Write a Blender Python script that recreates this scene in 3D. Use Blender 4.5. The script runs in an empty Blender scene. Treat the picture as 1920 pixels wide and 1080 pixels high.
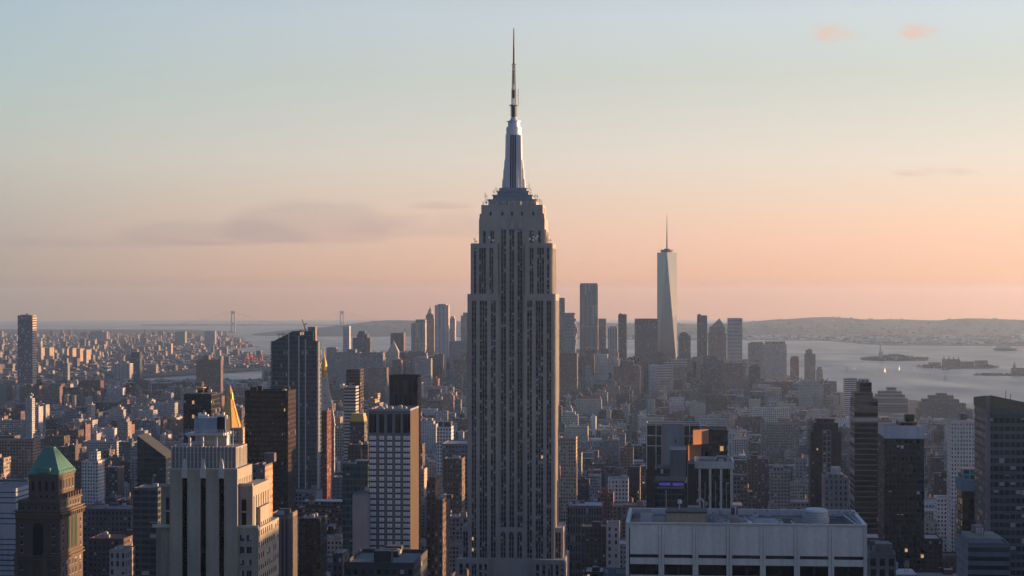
import bpy, math, random
import numpy as np
from mathutils import Vector

random.seed(7)
SC = bpy.context.scene
COL = SC.collection
R = math.radians

# ------------------------------------------------------------------ camera
F, CXP, EYE, CAMZ = 3486.0, 960.0, 569.0, 260.0     # focal length (px of a 1920 wide frame), axis column, eye-level row, camera height
cam = bpy.data.cameras.new("camera")
camo = bpy.data.objects.new("camera", cam)
COL.objects.link(camo)
camo.location = (0, 0, CAMZ)
camo.rotation_euler = (R(90), 0, 0)
cam.sensor_width = 36.0
cam.lens = F / 1920 * 36.0
cam.shift_y = (EYE - 540) / 1920
cam.clip_start, cam.clip_end = 1.0, 200000.0
SC.camera = camo

# ------------------------------------------------------------------ light and sky
SUN_EL, SUN_S = 3.5, 17.0          # elevation; angle ahead of the right-hand (+x) direction
sd = Vector((math.cos(R(SUN_S)) * math.cos(R(SUN_EL)), math.sin(R(SUN_S)) * math.cos(R(SUN_EL)), math.sin(R(SUN_EL))))
sun = bpy.data.lights.new("sun", 'SUN')
sun.energy, sun.angle, sun.color = 5.0, R(0.53), (1.0, 0.60, 0.33)
suno = bpy.data.objects.new("sun", sun)
COL.objects.link(suno)
suno.rotation_euler = sd.to_track_quat('Z', 'Y').to_euler()

world = bpy.data.worlds.new("World")
SC.world = world
world.use_nodes = True
WT = world.node_tree
WT.nodes.clear()
def wn(t, **k):
    n = WT.nodes.new(t)
    for a, b in k.items(): setattr(n, a, b)
    return n
def wl(a, b): WT.links.new(a, b)
def wmath(op, a, b=None, c=None, clamp=False):
    n = wn('ShaderNodeMath', operation=op, use_clamp=clamp)
    for i, v in enumerate((a, b, c)):
        if v is None: continue
        if isinstance(v, (int, float)): n.inputs[i].default_value = v
        else: wl(v, n.inputs[i])
    return n.outputs[0]
sky = wn('ShaderNodeTexSky', sky_type='NISHITA', sun_disc=False)
sky.sun_elevation = R(SUN_EL)
sky.sun_rotation = R(90 - SUN_S)
sky.altitude, sky.air_density, sky.dust_density, sky.ozone_density = 100, 1.0, 1.2, 1.6
tc = wn('ShaderNodeTexCoord')
sep = wn('ShaderNodeSeparateXYZ'); wl(tc.outputs['Generated'], sep.inputs[0])
half = wn('ShaderNodeMix', data_type='RGBA')         # the clear-sky model, evened out by thin high haze
half.inputs[0].default_value = 0.6
wl(sky.outputs[0], half.inputs[6]); half.inputs[7].default_value = (1.6, 1.6, 1.6, 1)
skycol = half.outputs[2]
# the evening's colours by elevation (rose near the horizon, pale blue-green above), warmer towards the sun
SKY_EL = [0.0, 0.0138, 0.031, 0.0493, 0.068, 0.154, 0.24, 0.304, 0.55, 1.0]
SKY_FAR = [(0.9, 0.8, 0.8)] * 10
SKY_SUN = [(0.9, 0.8, 0.8)] * 10
SKY_FAR = [(0.2729, 0.338, 0.2151), (0.3697, 0.4033, 0.3177), (0.6977, 0.7082, 0.7281), (0.7489, 0.7653, 0.8422), (0.7764, 0.7841, 0.9461), (0.9708, 0.9837, 1.0658), (0.8859, 1.0262, 1.1308), (0.8675, 0.9956, 1.1812), (0.4338, 0.5973, 0.9922), (0.347, 0.5276, 1.0158)]
SKY_SUN = [(1.0617, 0.4149, 0.1312), (1.1243, 0.47, 0.206), (1.4558, 0.9315, 0.6525), (1.4896, 1.0422, 0.9628), (1.5201, 1.0844, 1.0431), (1.3791, 1.2161, 1.3088), (1.1887, 1.1393, 1.1574), (1.199, 1.2053, 1.3103), (0.5995, 0.7232, 1.1007), (0.4796, 0.6388, 1.1269)]
el = wmath('MULTIPLY', sep.outputs[2], 2.0, clamp=True)
def skyramp(cols):
    n = wn('ShaderNodeValToRGB'); wl(el, n.inputs[0])
    er = n.color_ramp
    while len(er.elements) < len(SKY_EL): er.elements.new(0.5)
    for e, p, c in zip(er.elements, SKY_EL, cols): e.position = p; e.color = (c[0] / 4, c[1] / 4, c[2] / 4, 1)
    return n.outputs[0]
hl = wmath('SQRT', wmath('ADD', wmath('MULTIPLY', sep.outputs[0], sep.outputs[0]), wmath('ADD', wmath('MULTIPLY', sep.outputs[1], sep.outputs[1]), 1e-6)))
sdot = wmath('DIVIDE', wmath('ADD', wmath('MULTIPLY', sep.outputs[0], math.cos(R(SUN_S))), wmath('MULTIPLY', sep.outputs[1], math.sin(R(SUN_S)))), hl)
tint = wn('ShaderNodeMix', data_type='RGBA')
near_sun = wmath('SUBTRACT', 1.0, wmath('POWER', wmath('SUBTRACT', 1.0, wmath('DIVIDE', sdot, 0.52, clamp=True)), 2.2))
wl(near_sun, tint.inputs[0])
wl(skyramp(SKY_FAR), tint.inputs[6]); wl(skyramp(SKY_SUN), tint.inputs[7])
sc4 = wn('ShaderNodeVectorMath', operation='SCALE'); wl(tint.outputs[2], sc4.inputs[0])
ANTI = 0.55                          # the sky behind the viewer, away from the sunset, is dimmer
sc4.inputs['Scale'].default_value = 4.0
anti = wn('ShaderNodeMix', data_type='RGBA', blend_type='MULTIPLY')
wl(wmath('DIVIDE', wmath('MULTIPLY', sdot, -1.0), 0.7, clamp=True), anti.inputs[0]); wl(sc4.outputs[0], anti.inputs[6]); anti.inputs[7].default_value = (ANTI * 0.84, ANTI * 0.98, ANTI * 1.1, 1)
mul = wn('ShaderNodeMix', data_type='RGBA', blend_type='MULTIPLY')
mul.inputs[0].default_value = 1.0
# the earth's own shadow lies low opposite the sunset
shd = wn('ShaderNodeMath', operation='MULTIPLY'); wl(wmath('DIVIDE', wmath('MULTIPLY', sdot, -1.0), 0.25, clamp=True), shd.inputs[0]); wl(wmath('SUBTRACT', 1.0, wmath('DIVIDE', sep.outputs[2], 0.11, clamp=True)), shd.inputs[1])
esh = wn('ShaderNodeMix', data_type='RGBA', blend_type='MULTIPLY'); wl(shd.outputs[0], esh.inputs[0]); wl(anti.outputs[2], esh.inputs[6]); esh.inputs[7].default_value = (0.36, 0.38, 0.46, 1)
wl(skycol, mul.inputs[6]); wl(esh.outputs[2], mul.inputs[7])
skycol = mul.outputs[2]
# thin clouds, set in the sky by direction
yy = wmath('MAXIMUM', sep.outputs[1], 0.02)
az = wmath('DIVIDE', sep.outputs[0], yy)
ev = wmath('DIVIDE', sep.outputs[2], yy)
def cloud(px, py, rx, ry, dn, sx, sy, thr, soft, seed):
    # ry above the centre line, dn below it: a domed top over a flat base
    cb = wn('ShaderNodeCombineXYZ')
    wl(wmath('MULTIPLY', az, sx), cb.inputs[0]); wl(wmath('MULTIPLY', ev, sy), cb.inputs[1]); cb.inputs[2].default_value = seed
    nz = wn('ShaderNodeTexNoise'); nz.inputs['Scale'].default_value = 1.0; nz.inputs['Detail'].default_value = 6; nz.inputs['Roughness'].default_value = 0.55
    wl(cb.outputs[0], nz.inputs['Vector'])
    dx = wmath('DIVIDE', wmath('SUBTRACT', az, (px - CXP) / F), rx / F)
    dv = wmath('SUBTRACT', ev, (EYE - py) / F)
    dy = wmath('MAXIMUM', wmath('DIVIDE', dv, ry / F), wmath('DIVIDE', dv, -dn / F))
    d2 = wmath('ADD', wmath('MULTIPLY', dx, dx), wmath('MULTIPLY', dy, dy))
    fall = wmath('SUBTRACT', 1.0, d2)
    v = wmath('SUBTRACT', wmath('ADD', wmath('MULTIPLY_ADD', nz.outputs[0], 1.9, -0.45), wmath('MULTIPLY', fall, 0.55)), thr)
    m = wmath('DIVIDE', v, soft, clamp=True)
    return wmath('MULTIPLY', m, wmath('MULTIPLY', fall, 2.2, clamp=True))
def cmix(fac, strength, col, mode='MIX'):
    global skycol
    m = wn('ShaderNodeMix', data_type='RGBA', blend_type=mode)
    wl(wmath('MULTIPLY', fac, strength), m.inputs[0]); wl(skycol, m.inputs[6]); m.inputs[7].default_value = (*col, 1)
    skycol = m.outputs[2]
CLOUDS = [
    (590, 441, 200, 76, 18, 34, 95, 0.34, 0.34, 1.3, 0.62, (0.79, 0.81, 0.89), 'MULTIPLY'),
    (400, 449, 210, 46, 13, 30, 95, 0.38, 0.36, 7.3, 0.58, (0.80, 0.82, 0.90), 'MULTIPLY'),
    (790, 434, 190, 46, 16, 30, 110, 0.50, 0.42, 5.9, 0.50, (0.82, 0.83, 0.90), 'MULTIPLY'),
    (160, 457, 330, 16, 9, 14, 150, 0.55, 0.50, 4.7, 0.50, (0.83, 0.84, 0.91), 'MULTIPLY'),
    (824, 386, 80, 9, 8, 40, 230, 0.50, 0.50, 2.1, 0.75, (0.86, 0.83, 0.87), 'MULTIPLY'),
    (1560, 64, 60, 30, 18, 70, 130, 0.62, 0.60, 6.2, 0.95, (1.20, 0.86, 0.72), 'MULTIPLY'),
    (1728, 60, 50, 26, 18, 80, 130, 0.62, 0.60, 8.4, 0.95, (1.20, 0.85, 0.72), 'MULTIPLY'),
    (1750, 324, 95, 13, 9, 46, 200, 0.58, 0.55, 9.9, 0.85, (0.90, 0.83, 0.86), 'MULTIPLY'),
    (1830, 300, 90, 10, 8, 46, 200, 0.68, 0.6, 3.9, 0.5, (1.04, 0.93, 0.90), 'MULTIPLY'),
]
for (px, py, rx, ry, dn, sx, sy, thr, soft, seed, st, c, mode) in CLOUDS:
    cmix(cloud(px, py, rx, ry, dn, sx, sy, thr, soft, seed), st, c, mode)
bg = wn('ShaderNodeBackground'); bg.inputs[1].default_value = 0.15
wl(skycol, bg.inputs[0])
wo = wn('ShaderNodeOutputWorld'); wl(bg.outputs[0], wo.inputs[0])

vs = SC.view_settings
vs.view_transform, vs.look, vs.gamma, vs.exposure = 'Standard', 'None', 1.0, 1.2
SC.cycles.use_denoising = True
SC.cycles.max_bounces = 5
SC.cycles.diffuse_bounces = 2
SC.cycles.glossy_bounces = 3
SC.cycles.volume_bounces = 0
SC.cycles.caustics_reflective = False
SC.cycles.caustics_refractive = False

# ------------------------------------------------------------------ measures
GRID = R(-5.0)                       # the street grid's turn about z
ca, sa = math.cos(GRID), math.sin(GRID)
REARTH = 7.43e6                      # earth radius with refraction
def drop(x, y): return (x * x + y * y) / (2 * REARTH)
def PX(px, Y): return (px - CXP) / F * Y
def PZ(py, Y): return CAMZ + (EYE - py) / F * Y
def to_local(x, y): return (x * ca + y * sa, -x * sa + y * ca)
def to_world(u, v): return (u * ca - v * sa, u * sa + v * ca)

# ------------------------------------------------------------------ materials
def nodes(name):
    m = bpy.data.materials.new(name); m.use_nodes = True
    nt = m.node_tree; nt.nodes.clear()
    def N(t, **k):
        n = nt.nodes.new(t)
        for a, b in k.items(): setattr(n, a, b)
        return n
    def L(a, b): nt.links.new(a, b)
    def M(op, a, b=None, c=None, clamp=False):
        n = N('ShaderNodeMath', operation=op, use_clamp=clamp)
        for i, v in enumerate((a, b, c)):
            if v is None: continue
            if isinstance(v, (int, float)): n.inputs[i].default_value = v
            else: L(v, n.inputs[i])
        return n.outputs[0]
    def mixc(f, a, b, mode='MIX'):
        n = N('ShaderNodeMix', data_type='RGBA', blend_type=mode)
        for i, v in ((0, f), (6, a), (7, b)):
            if isinstance(v, (int, float)): n.inputs[i].default_value = v
            elif isinstance(v, tuple): n.inputs[i].default_value = (*v, 1)
            else: L(v, n.inputs[i])
        return n.outputs[2]
    return m, N, L, M, mixc

def facade_material():
    """walls with a grid of windows; wall colour, window grid and glass colour come from the mesh"""
    m, N, L, M, mixc = nodes("facade")
    uv = N('ShaderNodeUVMap', uv_map='UVMap')
    s = N('ShaderNodeSeparateXYZ'); L(uv.outputs[0], s.inputs[0])
    wc = N('ShaderNodeAttribute', attribute_name='wall')
    pr = N('ShaderNodeAttribute', attribute_name='grid')
    gc = N('ShaderNodeAttribute', attribute_name='glass')
    ps = N('ShaderNodeSeparateXYZ'); L(pr.outputs['Vector'], ps.inputs[0])
    bay, sto, fu, fv, seed = ps.outputs[0], ps.outputs[1], ps.outputs[2], pr.outputs['Alpha'], wc.outputs['Alpha']
    u, v = M('DIVIDE', s.outputs[0], bay), M('DIVIDE', s.outputs[1], sto)
    cu, cv = M('FLOOR', u), M('FLOOR', v)
    mu = M('LESS_THAN', M('ABSOLUTE', M('SUBTRACT', M('SUBTRACT', u, cu), 0.5)), M('MULTIPLY', fu, 0.5))
    mv = M('LESS_THAN', M('ABSOLUTE', M('SUBTRACT', M('SUBTRACT', v, cv), 0.5)), M('MULTIPLY', fv, 0.5))
    win = M('MULTIPLY', mu, mv)
    cb = N('ShaderNodeCombineXYZ'); L(cu, cb.inputs[0]); L(cv, cb.inputs[1]); L(M('MULTIPLY', seed, 91.7), cb.inputs[2])
    wno = N('ShaderNodeTexWhiteNoise', noise_dimensions='3D'); L(cb.outputs[0], wno.inputs['Vector'])
    rs = N('ShaderNodeSeparateColor'); L(wno.outputs['Color'], rs.inputs[0])
    # glass, blinds drawn in some windows, a lamp behind a few
    blind = M('LESS_THAN', rs.outputs[0], gc.outputs['Alpha'])
    half = M('GREATER_THAN', M('SUBTRACT', v, cv), M('MULTIPLY', rs.outputs[1], 0.9))
    blind = M('MULTIPLY', blind, half)
    gvar = mixc(1.0, gc.outputs['Color'], (1, 1, 1), 'MULTIPLY')
    gl = N('ShaderNodeVectorMath', operation='SCALE'); L(gvar, gl.inputs[0]); L(M('ADD', 0.45, M('MULTIPLY', rs.outputs[2], 1.1)), gl.inputs['Scale'])
    glass = mixc(blind, gl.outputs[0], (0.36, 0.35, 0.33))
    # wall: weather, streaks, courses
    tcn = N('ShaderNodeTexCoord')
    n1 = N('ShaderNodeTexNoise'); n1.inputs['Scale'].default_value = 0.045; n1.inputs['Detail'].default_value = 5; L(tcn.outputs['Object'], n1.inputs['Vector'])
    st = N('ShaderNodeMapping'); st.inputs['Scale'].default_value = (0.5, 0.03, 1); L(uv.outputs[0], st.inputs[0])
    n2 = N('ShaderNodeTexNoise'); n2.inputs['Scale'].default_value = 1.0; n2.inputs['Detail'].default_value = 3; L(st.outputs[0], n2.inputs['Vector'])
    n3 = N('ShaderNodeTexNoise'); n3.inputs['Scale'].default_value = 0.9; n3.inputs['Detail'].default_value = 2; L(uv.outputs[0], n3.inputs['Vector'])
    var = M('ADD', M('ADD', M('MULTIPLY', n1.outputs[0], 0.7), M('MULTIPLY', n2.outputs[0], 0.6)), M('ADD', M('MULTIPLY', n3.outputs[0], 0.35), 0.2))
    wallv = N('ShaderNodeVectorMath', operation='SCALE'); L(wc.outputs['Color'], wallv.inputs[0]); L(var, wallv.inputs['Scale'])
    base = mixc(win, wallv.outputs[0], glass)
    p = N('ShaderNodeBsdfPrincipled')
    L(base, p.inputs['Base Color'])
    shiny = M('MULTIPLY', win, M('SUBTRACT', 1.0, blind))
    L(M('SUBTRACT', 0.85, M('MULTIPLY', shiny, 0.77)), p.inputs['Roughness'])
    L(M('ADD', 1.33, M('MULTIPLY', shiny, 0.20)), p.inputs['IOR'])
    lamp = M('MULTIPLY', M('MULTIPLY', win, M('LESS_THAN', M('MULTIPLY', bay, sto), 12.5)), M('LESS_THAN', rs.outputs[1], 0.004))
    L(M('MULTIPLY', lamp, 0.22), p.inputs['Emission Strength'])
    p.inputs['Emission Color'].default_value = (1.0, 0.62, 0.30, 1)
    # each pane sits a little differently in its frame
    geo = N('ShaderNodeNewGeometry')
    off = N('ShaderNodeVectorMath', operation='SUBTRACT'); L(wno.outputs['Color'], off.inputs[0]); off.inputs[1].default_value = (0.5, 0.5, 0.5)
    sc = N('ShaderNodeVectorMath', operation='SCALE'); L(off.outputs[0], sc.inputs[0]); L(M('MULTIPLY', shiny, 0.05), sc.inputs['Scale'])
    ad = N('ShaderNodeVectorMath', operation='ADD'); L(geo.outputs['Normal'], ad.inputs[0]); L(sc.outputs[0], ad.inputs[1])
    nn = N('ShaderNodeVectorMath', operation='NORMALIZE'); L(ad.outputs[0], nn.inputs[0])
    L(nn.outputs[0], p.inputs['Normal'])
    o = N('ShaderNodeOutputMaterial'); L(p.outputs[0], o.inputs[0])
    return m

def plain(name, col, rough=0.8, metal=0.0, noise=0.35, scale=0.3, emit=None, spec=0.5):
    m, N, L, M, mixc = nodes(name)
    p = N('ShaderNodeBsdfPrincipled')
    tcn = N('ShaderNodeTexCoord')
    n1 = N('ShaderNodeTexNoise'); n1.inputs['Scale'].default_value = scale; n1.inputs['Detail'].default_value = 6; L(tcn.outputs['Object'], n1.inputs['Vector'])
    v = M('ADD', 1.0 - noise, M('MULTIPLY', n1.outputs[0], noise * 2))
    s = N('ShaderNodeVectorMath', operation='SCALE'); s.inputs[0].default_value = col; L(v, s.inputs['Scale'])
    L(s.outputs[0], p.inputs['Base Color'])
    p.inputs['Roughness'].default_value = rough; p.inputs['Metallic'].default_value = metal
    p.inputs['Specular IOR Level'].default_value = spec
    if emit:
        p.inputs['Emission Color'].default_value = (*emit[0], 1); p.inputs['Emission Strength'].default_value = emit[1]
    o = N('ShaderNodeOutputMaterial'); L(p.outputs[0], o.inputs[0])
    return m

def water_material():
    m, N, L, M, mixc = nodes("harbour water")
    p = N('ShaderNodeBsdfPrincipled')
    p.inputs['Base Color'].default_value = (0.035, 0.05, 0.06, 1)
    p.inputs['IOR'].default_value = 1.33
    tcn = N('ShaderNodeTexCoord')
    mp = N('ShaderNodeMapping'); mp.inputs['Scale'].default_value = (0.004, 0.0011, 1); L(tcn.outputs['Object'], mp.inputs[0])
    n1 = N('ShaderNodeTexNoise'); n1.inputs['Scale'].default_value = 1.0; n1.inputs['Detail'].default_value = 6; L(mp.outputs[0], n1.inputs['Vector'])
    L(M('ADD', 0.16, M('MULTIPLY', n1.outputs[0], 0.40)), p.inputs['Roughness'])
    p.inputs['Specular IOR Level'].default_value = 0.43
    n2 = N('ShaderNodeTexNoise'); n2.inputs['Scale'].default_value = 0.05; n2.inputs['Detail'].default_value = 4; L(tcn.outputs['Object'], n2.inputs['Vector'])
    b = N('ShaderNodeBump'); b.inputs['Strength'].default_value = 0.35; b.inputs['Distance'].default_value = 3.0
    L(n2.outputs[0], b.inputs['Height']); L(b.outputs[0], p.inputs['Normal'])
    o = N('ShaderNodeOutputMaterial'); L(p.outputs[0], o.inputs[0])
    return m

def gold_material():
    m = plain("gilded tile", (0.55, 0.33, 0.09), 0.42, 0.55, 0.3, 0.5)
    return m

def curtain_glass():
    m, N, L, M, mixc = nodes("reflecting glass over white curtains")
    uv = N('ShaderNodeUVMap', uv_map='UVMap'); s = N('ShaderNodeSeparateXYZ'); L(uv.outputs[0], s.inputs[0])
    oi = N('ShaderNodeObjectInfo')
    wv = N('ShaderNodeTexWave', wave_type='BANDS', bands_direction='X'); wv.inputs['Scale'].default_value = 1.1; wv.inputs['Distortion'].default_value = 1.5
    cb = N('ShaderNodeCombineXYZ'); L(s.outputs[0], cb.inputs[0]); L(M('MULTIPLY', oi.outputs['Random'], 40.0), cb.inputs[1]); L(cb.outputs[0], wv.inputs['Vector'])
    k = M('MULTIPLY', M('ADD', 0.62, M('MULTIPLY', wv.outputs['Fac'], 0.38)), M('ADD', 0.72, M('MULTIPLY', oi.outputs['Random'], 0.28)))
    v = N('ShaderNodeVectorMath', operation='SCALE'); v.inputs[0].default_value = (0.92, 0.92, 0.93); L(k, v.inputs['Scale'])
    p = N('ShaderNodeBsdfPrincipled'); L(v.outputs[0], p.inputs['Base Color']); p.inputs['Roughness'].default_value = 0.4; p.inputs['IOR'].default_value = 3.6
    o = N('ShaderNodeOutputMaterial'); L(p.outputs[0], o.inputs[0])
    return m

MT = {
    'facade': facade_material(),
    'water': water_material(),
    'gold': gold_material(),
    'copper': plain("verdigris copper", (0.068, 0.19, 0.15), 0.75, 0.0, 0.3, 0.25),
    'steel': plain("stainless steel", (0.56, 0.585, 0.62), 0.42, 0.35, 0.15, 0.2),
    'darksteel': plain("dark painted steel", (0.10, 0.11, 0.12), 0.6, 0.2, 0.2, 0.5),
    'palesteel': plain("pale painted steel", (0.42, 0.45, 0.48), 0.55, 0.1, 0.2, 0.5),
    'redsteel': plain("red painted steel", (0.45, 0.07, 0.05), 0.6, 0.0, 0.2, 0.5),
    'white': plain("white paint", (0.75, 0.74, 0.72), 0.6, 0.0, 0.1, 0.5),
    'tank': plain("weathered cedar", (0.16, 0.11, 0.08), 0.9, 0.0, 0.4, 1.5),
    'land': plain("town ground", (0.055, 0.055, 0.053), 0.95, 0.0, 0.55, 0.006, spec=0.1),
    'asphalt': plain("asphalt", (0.05, 0.05, 0.05), 0.9, 0.0, 0.3, 0.05),
    'hill': plain("wooded hill", (0.05, 0.052, 0.045), 0.95, 0.0, 0.5, 0.003, spec=0.1),
    'leaf': plain("leaves", (0.04, 0.046, 0.032), 0.9, 0.0, 0.5, 0.2),
    'purple': plain("violet light band", (0.05, 0.03, 0.2), 0.5, 0.0, 0.2, 0.5, emit=((0.16, 0.10, 0.9), 0.10)),
    'copperstatue': plain("weathered green copper", (0.22, 0.36, 0.30), 0.7, 0.0, 0.2, 0.2),
    'curtain': curtain_glass(),
    'lattice': plain("white lattice steel", (0.5, 0.55, 0.58), 0.6, 0.0, 0.1, 0.5),
}

# ------------------------------------------------------------------ mesh helper
NOWIN = (1.0, 1.0, 0.0, 0.0)
def sty(w, bay=3.2, sto=3.6, fu=0.5, fv=0.55, g=(0.02, 0.028, 0.035), bl=0.22):
    return dict(w=w, p=(bay, sto, fu, fv), g=g, bl=bl)
def flat(w): return dict(w=w, p=NOWIN, g=(0, 0, 0), bl=0.0)

class MB:
    def __init__(s): s.v, s.f, s.uv, s.wall, s.grid, s.glass, s.seed = [], [], [], [], [], [], random.random()
    def quad(s, pts, st, w=None, h=None, fit=True):
        """one flat face; pts bottom-left, bottom-right, top-right, top-left seen from outside (or any polygon)"""
        i = len(s.v); s.v += [tuple(p) for p in pts]; s.f.append(tuple(range(i, i + len(pts))))
        p0 = Vector(pts[0])
        ud = Vector(pts[1]) - p0
        W = w or ud.length
        ud.normalize()
        nrm = (Vector(pts[1]) - p0).cross(Vector(pts[-1]) - p0)
        vd = nrm.cross(ud)
        if vd.length > 0: vd.normalize()
        for q in pts:
            d = Vector(q) - p0
            s.uv += [d.dot(ud), d.dot(vd)]
        bay, sto, fu, fv = st['p']
        if fu > 0 and fit:
            H = h or max(1e-3, max((Vector(q) - p0).dot(vd) for q in pts))
            bay = W / max(1, round(W / bay)); sto = H / max(1, round(H / sto))
        s.wall.append((*st['w'], s.seed)); s.grid.append((bay, sto, fu, fv)); s.glass.append((*st['g'], st['bl']))
    def box(s, x0, y0, z0, x1, y1, z1, st, top=None, bottom=False, side=None, back=True):
        b = side or st
        s.quad([(x0, y0, z0), (x1, y0, z0), (x1, y0, z1), (x0, y0, z1)], st)
        s.quad([(x1, y0, z0), (x1, y1, z0), (x1, y1, z1), (x1, y0, z1)], b)
        if back: s.quad([(x1, y1, z0), (x0, y1, z0), (x0, y1, z1), (x1, y1, z1)], st)
        s.quad([(x0, y1, z0), (x0, y0, z0), (x0, y0, z1), (x0, y1, z1)], b)
        s.quad([(x0, y0, z1), (x1, y0, z1), (x1, y1, z1), (x0, y1, z1)], top or flat(st['w']))
        if bottom: s.quad([(x0, y1, z0), (x1, y1, z0), (x1, y0, z0), (x0, y0, z0)], flat(st['w']))
    def loft(s, a, b, st, cap=True):
        """walls between two rings of 3-D points of equal length, counter-clockwise from above"""
        n = len(a)
        for i in range(n):
            j = (i + 1) % n
            pts = [a[i], a[j], b[j], b[i]]
            if (Vector(b[i]) - Vector(b[j])).length < 1e-4: pts = pts[:3]
            s.quad(pts, st)
        if cap and (Vector(b[0]) - Vector(b[1])).length > 1e-4: s.quad(list(b), flat(st['w']))
    def ring(s, cx, cy, z, r, n=12, ph=0.0): return [(cx + r * math.cos(ph + 2 * math.pi * k / n), cy + r * math.sin(ph + 2 * math.pi * k / n), z) for k in range(n)]
    def cyl(s, cx, cy, z0, z1, r0, r1=None, n=12, st=None, ph=0.0):
        r1 = r0 if r1 is None else r1
        s.loft(s.ring(cx, cy, z0, r0, n, ph), s.ring(cx, cy, z1, max(r1, 1e-5), n, ph), st or flat((0.3, 0.3, 0.3)))
    def bar(s, p, q, r, st=None, n=4):
        p, q = Vector(p), Vector(q); d = (q - p).normalized()
        a = d.cross(Vector((0, 0, 1)))
        if a.length < 1e-3: a = Vector((1, 0, 0))
        a.normalize(); b = d.cross(a)
        ra = [p + r * (math.cos(t) * a + math.sin(t) * b) for t in [2 * math.pi * (k + .5) / n for k in range(n)]]
        rb = [x + (q - p) for x in ra]
        s.loft(ra, rb, st or flat((0.3, 0.3, 0.3)))
        s.quad(ra[::-1], st or flat((0.3, 0.3, 0.3)))
    def frame(s, O, U, Nrm, u0, u1, z0, z1, d0, d1, st, caps=True):
        """a pier or ledge on a wall: along U from O, out along Nrm from d0 to d1"""
        def P(u, d, z): return (O[0] + U[0] * u + Nrm[0] * d, O[1] + U[1] * u + Nrm[1] * d, z)
        s.quad([P(u0, d1, z0), P(u1, d1, z0), P(u1, d1, z1), P(u0, d1, z1)], st)
        s.quad([P(u0, d0, z0), P(u0, d1, z0), P(u0, d1, z1), P(u0, d0, z1)], flat(st['w']))
        s.quad([P(u1, d1, z0), P(u1, d0, z0), P(u1, d0, z1), P(u1, d1, z1)], flat(st['w']))
        if caps:
            s.quad([P(u0, d1, z1), P(u1, d1, z1), P(u1, d0, z1), P(u0, d0, z1)], flat(st['w']))
            s.quad([P(u0, d0, z0), P(u1, d0, z0), P(u1, d1, z0), P(u0, d1, z0)], flat(st['w']))
    def mesh(s, name):
        me = bpy.data.meshes.new(name)
        me.from_pydata(s.v, [], s.f)
        uv = me.uv_layers.new(name='UVMap'); uv.data.foreach_set('uv', np.array(s.uv, dtype=np.float32))
        for nm, dat in (('wall', s.wall), ('grid', s.grid), ('glass', s.glass)):
            at = me.attributes.new(nm, 'FLOAT_COLOR', 'FACE'); at.data.foreach_set('color', np.array(dat, dtype=np.float32).ravel())
        return me
    def build(s, name, parent=None, mat='facade', loc=None, rot=None):
        me = s.mesh(name); me.materials.append(MT[mat])
        o = bpy.data.objects.new(name, me); COL.objects.link(o)
        if parent: o.parent = parent
        if loc: o.location = loc
        if rot: o.rotation_euler = (0, 0, rot)
        return o

HERO = []      # local footprints kept clear of the ordinary blocks: (u0, u1, v0, v1)
SIL = []       # silhouettes on the frame: (object or None, px0, px1, py_top, py_bottom, Y, order)
def tag(o, label=None, cat=None, group=None, kind=None):
    if label: o['label'] = label
    if cat: o['category'] = cat
    if group: o['group'] = group
    if kind: o['kind'] = kind
    return o
def thing(name, label, cat, loc, rot=0.0, group=None):
    o = bpy.data.objects.new(name, None); COL.objects.link(o)
    o.empty_display_size = 5
    o.location = loc; o.rotation_euler = (0, 0, rot)
    return tag(o, label, cat, group)
def footprint(x, y, w, d):
    u, v = to_local(x, y)
    HERO.append((u - 3, u + w + 3, v - 3, v + d + 3))

def parapet(mb, x0, y0, x1, y1, z, w, h=1.1, t=0.5):
    st = flat(w)
    mb.box(x0, y0, z, x1, y0 + t, z + h, st); mb.box(x0, y1 - t, z, x1, y1, z + h, st)
    mb.box(x0, y0 + t, z, x0 + t, y1 - t, z + h, st); mb.box(x1 - t, y0 + t, z, x1, y1 - t, z + h, st)

def water_tank(parent, x, y, z, r=2.1, h=3.6):
    b = MB(); st = flat((0.2, 0.15, 0.11))
    for dx, dy in ((-1, -1), (1, -1), (1, 1), (-1, 1)): b.bar((x + dx * r * .6, y + dy * r * .6, z), (x + dx * r * .6, y + dy * r * .6, z + 3), 0.16)
    b.cyl(x, y, z + 3, z + 3 + h, r, r * .96, 12, st); b.cyl(x, y, z + 3 + h, z + 4.3 + h, r * 1.08, 0, 12, flat((0.1, 0.09, 0.085)))
    return b.build('water_tank', parent)
def bulkhead(parent, x0, y0, x1, y1, z, h, w, st=None):
    b = MB(); b.box(x0, y0, z, x1, y1, z + h, st or flat(w), top=flat((0.13, 0.13, 0.13)))
    return b.build('bulkhead', parent)
def cooling_unit(parent, x, y, z, w=3.0, d=2.2, h=2.0):
    b = MB(); b.box(x, y, z + .3, x + w, y + d, z + .3 + h, flat((0.38, 0.40, 0.41))); b.cyl(x + w / 2, y + d / 2, z + .3 + h, z + .7 + h, min(w, d) * .4, None, 10, flat((0.2, 0.2, 0.2)))
    return b.build('cooling_unit', parent)
def mast(parent, x, y, z, h, r=0.18, dish=False):
    b = MB(); b.bar((x, y, z), (x, y, z + h), r); b.bar((x - 1, y, z + h * .7), (x + 1, y, z + h * .7), r * .6)
    return b.build('mast', parent, 'darksteel')

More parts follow.
